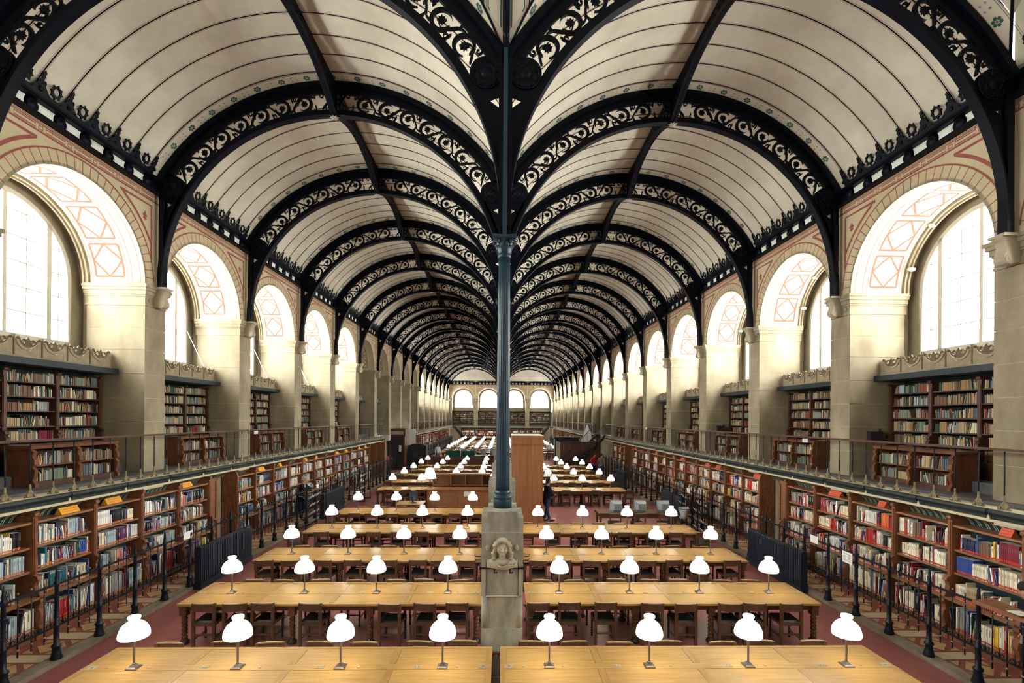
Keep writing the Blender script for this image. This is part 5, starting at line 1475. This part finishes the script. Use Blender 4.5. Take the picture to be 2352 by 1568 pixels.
t = thing('barrier', 'dark wooden barrier with upright boards left of the aisle', 'barrier', (-3.9, 37.2, 0))
for i in range(26): ob('board', MB().box(-2.4 + i * .19, -2.4 + i * .19 + .175, -.03, .03, 0, 1.15).mesh('board', 'old_wood'), t)
ob('top_rail', MB().box(-2.45, 2.6, -.06, .06, 1.15, 1.2).mesh('top_rail', 'old_wood'), t)
t = thing('green_board', 'green panel behind the lamps left of the pillars', 'panel', (-3.2, 38.0, 0))
ob('panel', MB().box(-1.1, 1.1, -.03, .03, .25, 1.6).mesh('panel', 'board_green'), t); ob('post', MB().box(-.03, .03, -.04, .04, 0, 1.9).mesh('post', 'steel'), t)
t = thing('terminal_counter', 'dark counter with a row of grey computers far left of the column', 'counter', (-1.9, 40.0, 0))
ob('body', MB().box(-1.6, 1.6, -.4, .4, 0, 1.1).mesh('body', 'old_wood'), t)
for i in range(4): flat_monitor(-3.1 + i * .8, 40.0, 1.1, pi, 'grey computer screen on the far dark counter, %s from the left' % ordinal(i + 1), 'monitor_grey', .24, .4)
# right-hand desk enclosure and staircase
t = thing('desk_enclosure', 'dark wooden enclosure with light top edge right of the aisle', 'booth', (6.2, 38.0, 0))
for i in range(17): ob('board', MB().box(-1.6 + i * .19, -1.6 + i * .19 + .175, -.04, .04, 0, 2.3).mesh('board', 'old_wood'), t)
ob('top_rail', MB().box(-1.65, 1.65, -.1, .1, 2.3, 2.36).mesh('top_rail', 'lead'), t)
ob('side_panel', MB().box(-1.64, -1.58, -.05, 2.2, 0, 2.3).mesh('side_panel', 'stone_light'), t)
t = thing('dark_kiosk', 'dark booth with notices just left of the wooden enclosure', 'booth', (5.5, 41.0, 0))
ob('body', MB().box(-1.0, 1.0, -.6, .6, 0, 2.5).mesh('body', 'door_dark'), t); ob('hood', MB().box(-1.1, 1.1, -.7, .7, 2.5, 2.62).mesh('hood', 'lead'), t)
ob('notice', MB().box(-.7, -.4, -.61, -.6, 1.6, 2.1).mesh('notice', 'paper'), t)
t = thing('white_easel', 'white triangular stand beside the staircase', 'stand', (7.2, 40.6, 2.2))
ob('panel', MB().plate([[(-.5, 0), (.5, 0), (.35, .8), (0, 1.5)]], FXZ(0), .1).mesh('panel', 'white_panel'), t)
ob('support', MB().box(-.05, .05, -.05, .05, -2.2, 0).mesh('support', 'iron_rail'), t)
def stairs(name, label, a, b, width, n):
    t = thing(name, label, 'staircase', group='iron staircases')
    A, B = Vector(a), Vector(b); d = (B - A); hdir = Vector((d.x, d.y, 0)).normalized(); perp = Vector((-hdir.y, hdir.x, 0)) * width / 2
    L = Vector((d.x, d.y, 0)).length
    tm = MB().box(-L / n * .6, L / n * .6, -width / 2, width / 2, -.03, 0).mesh('tread', 'iron_rail')
    rz = atan2(hdir.y, hdir.x)
    for i in range(n):
        p = A + d * ((i + .5) / n); ob('tread', tm, t, p, (0, 0, rz))
    for s_ in (-1, 1):
        st = MB()
        for q in range(4):
            st.tube([tuple(A + perp * s_ + Vector((0, 0, -.12 + q * .06))), tuple(B + perp * s_ + Vector((0, 0, -.12 + q * .06)))], .03, 4)
        ob('stringer', st.mesh('stringer', 'iron_rail'), t)
        ob('handrail', MB().tube([tuple(A + perp * s_ + Vector((0, 0, .95))), tuple(B + perp * s_ + Vector((0, 0, .95)))], .025, 6).mesh('handrail', 'iron_rail'), t)
        for i in range(0, n + 1, 2):
            p = A + d * (i / n) + perp * s_
            ob('baluster', MB().tube([tuple(p), tuple(p + Vector((0, 0, .95)))], .012, 5).mesh('baluster', 'iron_rail'), t)
stairs('staircase', 'dark iron staircase descending from the right gallery behind the lamps', (8.0, 39.0, 2.84), (4.9, 36.4, 0), 1.0, 16)
stairs('staircase', 'small iron staircase from the far gallery, in the left corner', (-7.6, 77.4, 2.84), (-5.0, 77.0, 0), 1.0, 15)
stairs('staircase', 'small iron staircase from the far gallery, in the right corner', (7.6, 77.4, 2.84), (5.0, 77.0, 0), 1.0, 15)
# lower bookcases under the far gallery
for i in range(10):
    x = -5.9 + i * 1.3275
    t = thing('bookcase', 'oak bookcase under the far gallery, %s from the left' % ordinal(i + 1), 'bookcase', (x, YEND - 8.9, 0), pi / 2, group='lower bookcases')
    ob('upright', m_bpost, t, (0, -hb, 0)); ob('back_panel', m_bback, t); ob('plinth', m_bpl, t)
    for m in m_bsh: ob('shelf', m, t)
for i in range(4):
    ld = bpy.data.lights.new('shelf_lamp', 'AREA'); ld.shape = 'RECTANGLE'; ld.size = 3.8; ld.size_y = .05; ld.energy = SHELF_WATTS * 2; ld.color = (1.0, .90, .75)
    lo = bpy.data.objects.new('shelf_lamp', ld); COL.objects.link(lo); lo.location = (-6 + 4 * i, YEND - 1.05, 2.5); lo.rotation_euler = (radians(35), 0, 0)
# far reading tables
k = 0
for r in range(9):
    y = 48.5 + r * 2.95
    for sx in (-1, 1):
        xc = sx * (.42 + TL / 2)
        t = thing('reading_table', 'far oak reading table, %s beyond the entrance, %s of the pillars' % (ordinal(r + 1), SIDE[sx]), 'table', (xc, y, 0), group='far reading tables')
        ob('table_top', MB().box(-TL / 2, TL / 2, -TD / 2, TD / 2, .71, .76).mesh('table_top', 'table_wood'), t)
        ob('apron', TM['apron'], t)
        for x in (-2.6, -.8, .8, 2.6):
            for s_ in (-1, 1): ob('leg', m_tleg, t, (x, s_ * .45, 0))
        for i in range(4): lamp(xc + sx * (-2.1 + 1.4 * i), y, 'lit white lamp, %s from the pillars on the %s far table, %s' % (ordinal(i + 1), ordinal(r + 1), SIDE[sx]), light=(i in (1, 2)), detail=False)
        if r < 6:
            for i in range(7): chair(sx * (.9 + i * .74), y - TD / 2 - .1, RND.uniform(-.2, .2), 'chair, %s from the pillars at the %s far table, %s' % (ordinal(i + 1), ordinal(r + 1), SIDE[sx]), True)

# ================================================================== PEOPLE
def skin_obj(name, verts, edges, radii, mt, parent, levels=2):
    me = bpy.data.meshes.new(name); me.from_pydata(verts, edges, []); me.materials.append(MATS[mt])
    o = ob(name, me, parent)
    md = o.modifiers.new('skin', 'SKIN'); md.use_smooth_shade = True; md.branch_smoothing = .3
    for i, r in enumerate(radii):
        me.skin_vertices[0].data[i].radius = (r, r) if not isinstance(r, tuple) else r
        me.skin_vertices[0].data[i].use_root = (i == 0)
    s_ = o.modifiers.new('subsurf', 'SUBSURF'); s_.levels = levels; s_.render_levels = levels
    return o
def person(loc, rz, label, top, bottom, hair, arms='down', bend=0.0, turn=0.0, stride=.12, coat=False):
    """Faces local -Y. bend leans the trunk forward."""
    t = thing('person', label, 'person', loc, rz)
    def tk(p):                                  # trunk lean about the hips
        x, y, z = p; dz = z - .92
        if dz <= 0: return p
        return (x, y - dz * sin(bend), .92 + dz * cos(bend))
    V = []; E = []; Rd = []
    def add(p, r, par=None):
        V.append(p); Rd.append(r)
        if par is not None: E.append((par, len(V) - 1))
        return len(V) - 1
    pel = add((0, 0, .92), .125)
    wai = add(tk((0, 0, 1.08)), .115, pel); che = add(tk((0, 0, 1.28)), (.15, .115), wai); nb = add(tk((0, .01, 1.43)), .075, che)
    nk = add(tk((0, 0, 1.50)), .052, nb); h1 = add(tk((0, -.015, 1.57)), .075, nk); h2 = add(tk((0, -.015, 1.66)), .088, h1); h3 = add(tk((0, -.0, 1.735)), .05, h2)
    ns = add(tk((0, -.095, 1.62)), .012, h1)
    paths = {}
    for s_ in (-1, 1):
        sh_ = add(tk((s_ * .17, .01, 1.39)), .06, che)
        if arms == 'down': el, wr = tk((s_ * .235, .03, 1.12)), tk((s_ * .24, -.05, .88))
        elif arms == 'reach': el, wr = tk((s_ * .22, -.2, 1.22)), tk((s_ * .16, -.46, 1.24))
        else: el, wr = tk((s_ * .25, -.08, 1.12)), tk((s_ * .10, -.27, 1.08))
        e = add(el, .045, sh_); w = add(wr, .032, e)
        dv = (Vector(wr) - Vector(el)).normalized()
        pm_ = add(tuple(Vector(wr) + dv * .07), (.04, .02), w)
        side = dv.cross(Vector((0, 0, 1))); side = side.normalized() if side.length > .1 else Vector((1, 0, 0))
        for q, ln in enumerate((.07, .08, .075, .06)):
            a = Vector(wr) + dv * .09 + side * (.027 - .018 * q)
            f1 = add(tuple(a + dv * ln * .5), .009, pm_); add(tuple(a + dv * ln * .85 + Vector((0, -.012, -.012))), .008, f1)
        th = add(tuple(Vector(wr) + dv * .05 + side * .045 + Vector((0, -.02, 0))), .011, w); add(tuple(Vector(wr) + dv * .09 + side * .055 + Vector((0, -.03, 0))), .009, th)
        paths['arm%d' % s_] = (tk((s_ * .17, .01, 1.39)), el, tuple(Vector(wr) - dv * .03))
        hip = add((s_ * .09, 0, .86), .085, pel); kn = add((s_ * .1, -s_ * stride * .5, .49), .055, hip); an = add((s_ * .1, s_ * stride * .6, .085), .038, kn); to = add((s_ * .115, s_ * stride * .6 - .16, .03), .03, an)
        paths['leg%d' % s_] = ((s_ * .09, 0, .86), (s_ * .1, -s_ * stride * .5, .49), (s_ * .1, s_ * stride * .6, .085), (s_ * .115, s_ * stride * .6 - .16, .035))
    skin_obj('body', V, E, Rd, 'skin', t)
    # jacket
    V = []; E = []; Rd = []
    low = .62 if coat else .86
    a = add((0, 0, low), .175 if coat else .155); 
    if coat: a = add((0, 0, .86), .165, a)
    a = add(tk((0, 0, 1.06)), .145, a); c = add(tk((0, 0, 1.28)), (.178, .14), a); add(tk((0, .01, 1.45)), .085, c)
    for s_ in (-1, 1):
        p = paths['arm%d' % s_]; q = add(p[0], .082, c); q = add(p[1], .062, q); add(p[2], .05, q)
    skin_obj('jacket', V, E, Rd, top, t)
    V = []; E = []; Rd = []
    a = add((0, 0, .95), .14)
    for s_ in (-1, 1):
        p = paths['leg%d' % s_]; q = add(p[0], .1, a); q = add(p[1], .072, q); add(p[2], .058, q)
    skin_obj('trousers', V, E, Rd, bottom, t)
    for s_ in (-1, 1):
        p = paths['leg%d' % s_]
        sm2 = MB(); ellip(sm2, (p[3][0], p[3][1] + .05, .045), (.05, .135, .045), 10)
        ob('shoe', sm2.mesh('shoe', 'leather'), t)
    hm = MB(); hc = Vector(tk((0, .018, 1.68)))
    ellip(hm, tuple(hc), (.098, .105, .095), 12); ellip(hm, tuple(hc + Vector((0, .05, -.07))), (.085, .06, .075), 10)
    for s_ in (-1, 1): ellip(hm, tuple(hc + Vector((s_ * .085, .01, -.05))), (.022, .05, .06), 8)
    ob('hair', hm.mesh('hair', hair), t)
    return t
person((-7.95, 19.4, .08), pi / 2, 'person in dark clothes reaching into the left bookcases', 'cloth_black', 'cloth_black', 'hair_grey', 'reach', .15)
person((1.86, 19.7, 0), pi / 2 + .4, 'person in long dark jacket and jeans beside the tall cabinet', 'cloth_black', 'cloth_jeans', 'hair_dark', 'fold', .08, coat=True)
person((6.6, 34.6, 0), .6, 'person in a red top beside the right railing', 'cloth_red', 'cloth_black', 'hair_dark', 'down', .2)
person((7.05, 34.0, 0), 2.4, 'person in a grey patterned top beside the person in red', 'cloth_grey', 'cloth_jeans', 'hair_dark', 'down', .0)
person((-5.9, 45.0, 0), .4, 'person in a white shirt walking far down the left side', 'cloth_white', 'cloth_grey', 'hair_dark', 'down', .0, stride=.25)
person((5.0, 50.5, 0), 0, 'person in a pale top standing among the far tables right of the cabinet', 'cloth_white', 'cloth_grey', 'hair_grey', 'down', .1)
person((8.0, 7.0, .08), pi * .42 + pi, 'person in dark clothes bending over a board, cut by the right frame edge', 'cloth_black', 'cloth_black', 'hair_dark', 'down', .25, coat=True)
t = thing('reading_board', 'slanted wooden board resting on the right railing beside the dark figure', 'board', (7.56, 7.1, 1.36))
ob('board', MB().add([(-.16, -.45, .0), (.14, -.45, .03), (.14, .33, .05), (-.16, .33, .02), (-.16, -.45, .025), (.14, -.45, .055), (.14, .33, .075), (-.16, .33, .045)], [(0, 3, 2, 1), (4, 5, 6, 7), (0, 1, 5, 4), (1, 2, 6, 5), (2, 3, 7, 6), (3, 0, 4, 7)]).mesh('board', 'shelf_wood'), t)
ob('ledge_strip', MB().box(-.175, -.16, -.45, .33, 0, .06).mesh('ledge_strip', 'shelf_wood'), t)
tag(ob('paper_sheet', MB().box(7.42, 7.62, 6.75, 6.95, 1.425, 1.43).mesh('paper_sheet', 'paper')), 'white sheet lying on the slanted board at the right frame edge', 'paper')

# ================================================================== SMALL FITTINGS ON THE WALLS
def spot(sx, b, y, z, label):
    t = thing('spotlight', label, 'spotlight', (sx * 9.92, YA(b) + HB + y, z), group='small spotlights in the window arches')
    ob('head', MB().lathe([(.05, -.09), (.055, .0), (.035, .06), (.02, .08)], 12, (0, 0), 0, True, lambda u, v, w: (-sx * w, u, v)).mesh('head', 'steel'), t)
    ob('bracket', MB().tube([(0, 0, .0), (sx * .1, .06, .07), (sx * .2, .1, .12)], .012, 5).mesh('bracket', 'ink'), t)
for b in (0, 1, 2):
    nm = ['nearest', 'second', 'third'][b]
    spot(1, b, 1.52, 7.9, 'small metal spotlight low in the %s right window arch' % nm)
    if b < 2: spot(1, b, .95, 8.75, 'small metal spotlight high in the %s right window arch' % nm)
for b in (0, 2):
    nm = ['nearest', 'second', 'third'][b]
    t = thing('alarm_box', 'small dark box on the wall beside the %s right upper bookcase' % nm, 'box', (9.2, YA(b + 1) - .42, 3.74))
    ob('casing', MB().box(-.16, .16, -.06, .06, 0, .2).mesh('casing', 'door_dark'), t); ob('aerial', MB().box(.1, .13, -.02, .02, .2, .27).mesh('aerial', 'door_dark'), t)
    ob('wall_shelf', MB().box(-.18, .18, -.07, .08, -.03, 0).mesh('wall_shelf', 'old_wood'), t)
for b in (1, 2, 3):
    t = thing('blind_cord', 'pale cord slanting down from the %s left window' % ordinal(b + 1), 'cord', (0, YA(b) + HB, 0), group='window cords')
    ob('cord', MB().tube([(-10.1, 1.45, 6.9), (-9.75, 1.5, 6.1), (-9.42, 1.55, 5.38)], .009, 5).mesh('cord', 'paper'), t)

t = thing('fire_extinguisher', 'red fire extinguisher hanging by the end of the left railing', 'extinguisher', (-7.62, 32.6, 1.05))
ob('cylinder', MB().lathe([(.07, 0), (.08, .03), (.08, .42), (.05, .48), (.025, .5)], 12).mesh('cylinder', 'cloth_red'), t)
ob('nozzle', MB().tube([(0, 0, .5), (0, 0, .56), (.1, 0, .52), (.12, 0, .3)], .015, 6).mesh('nozzle', 'ink'), t)
ob('bracket', MB().box(-.02, .02, .06, .1, -.95, .3).mesh('bracket', 'iron_rail'), t)
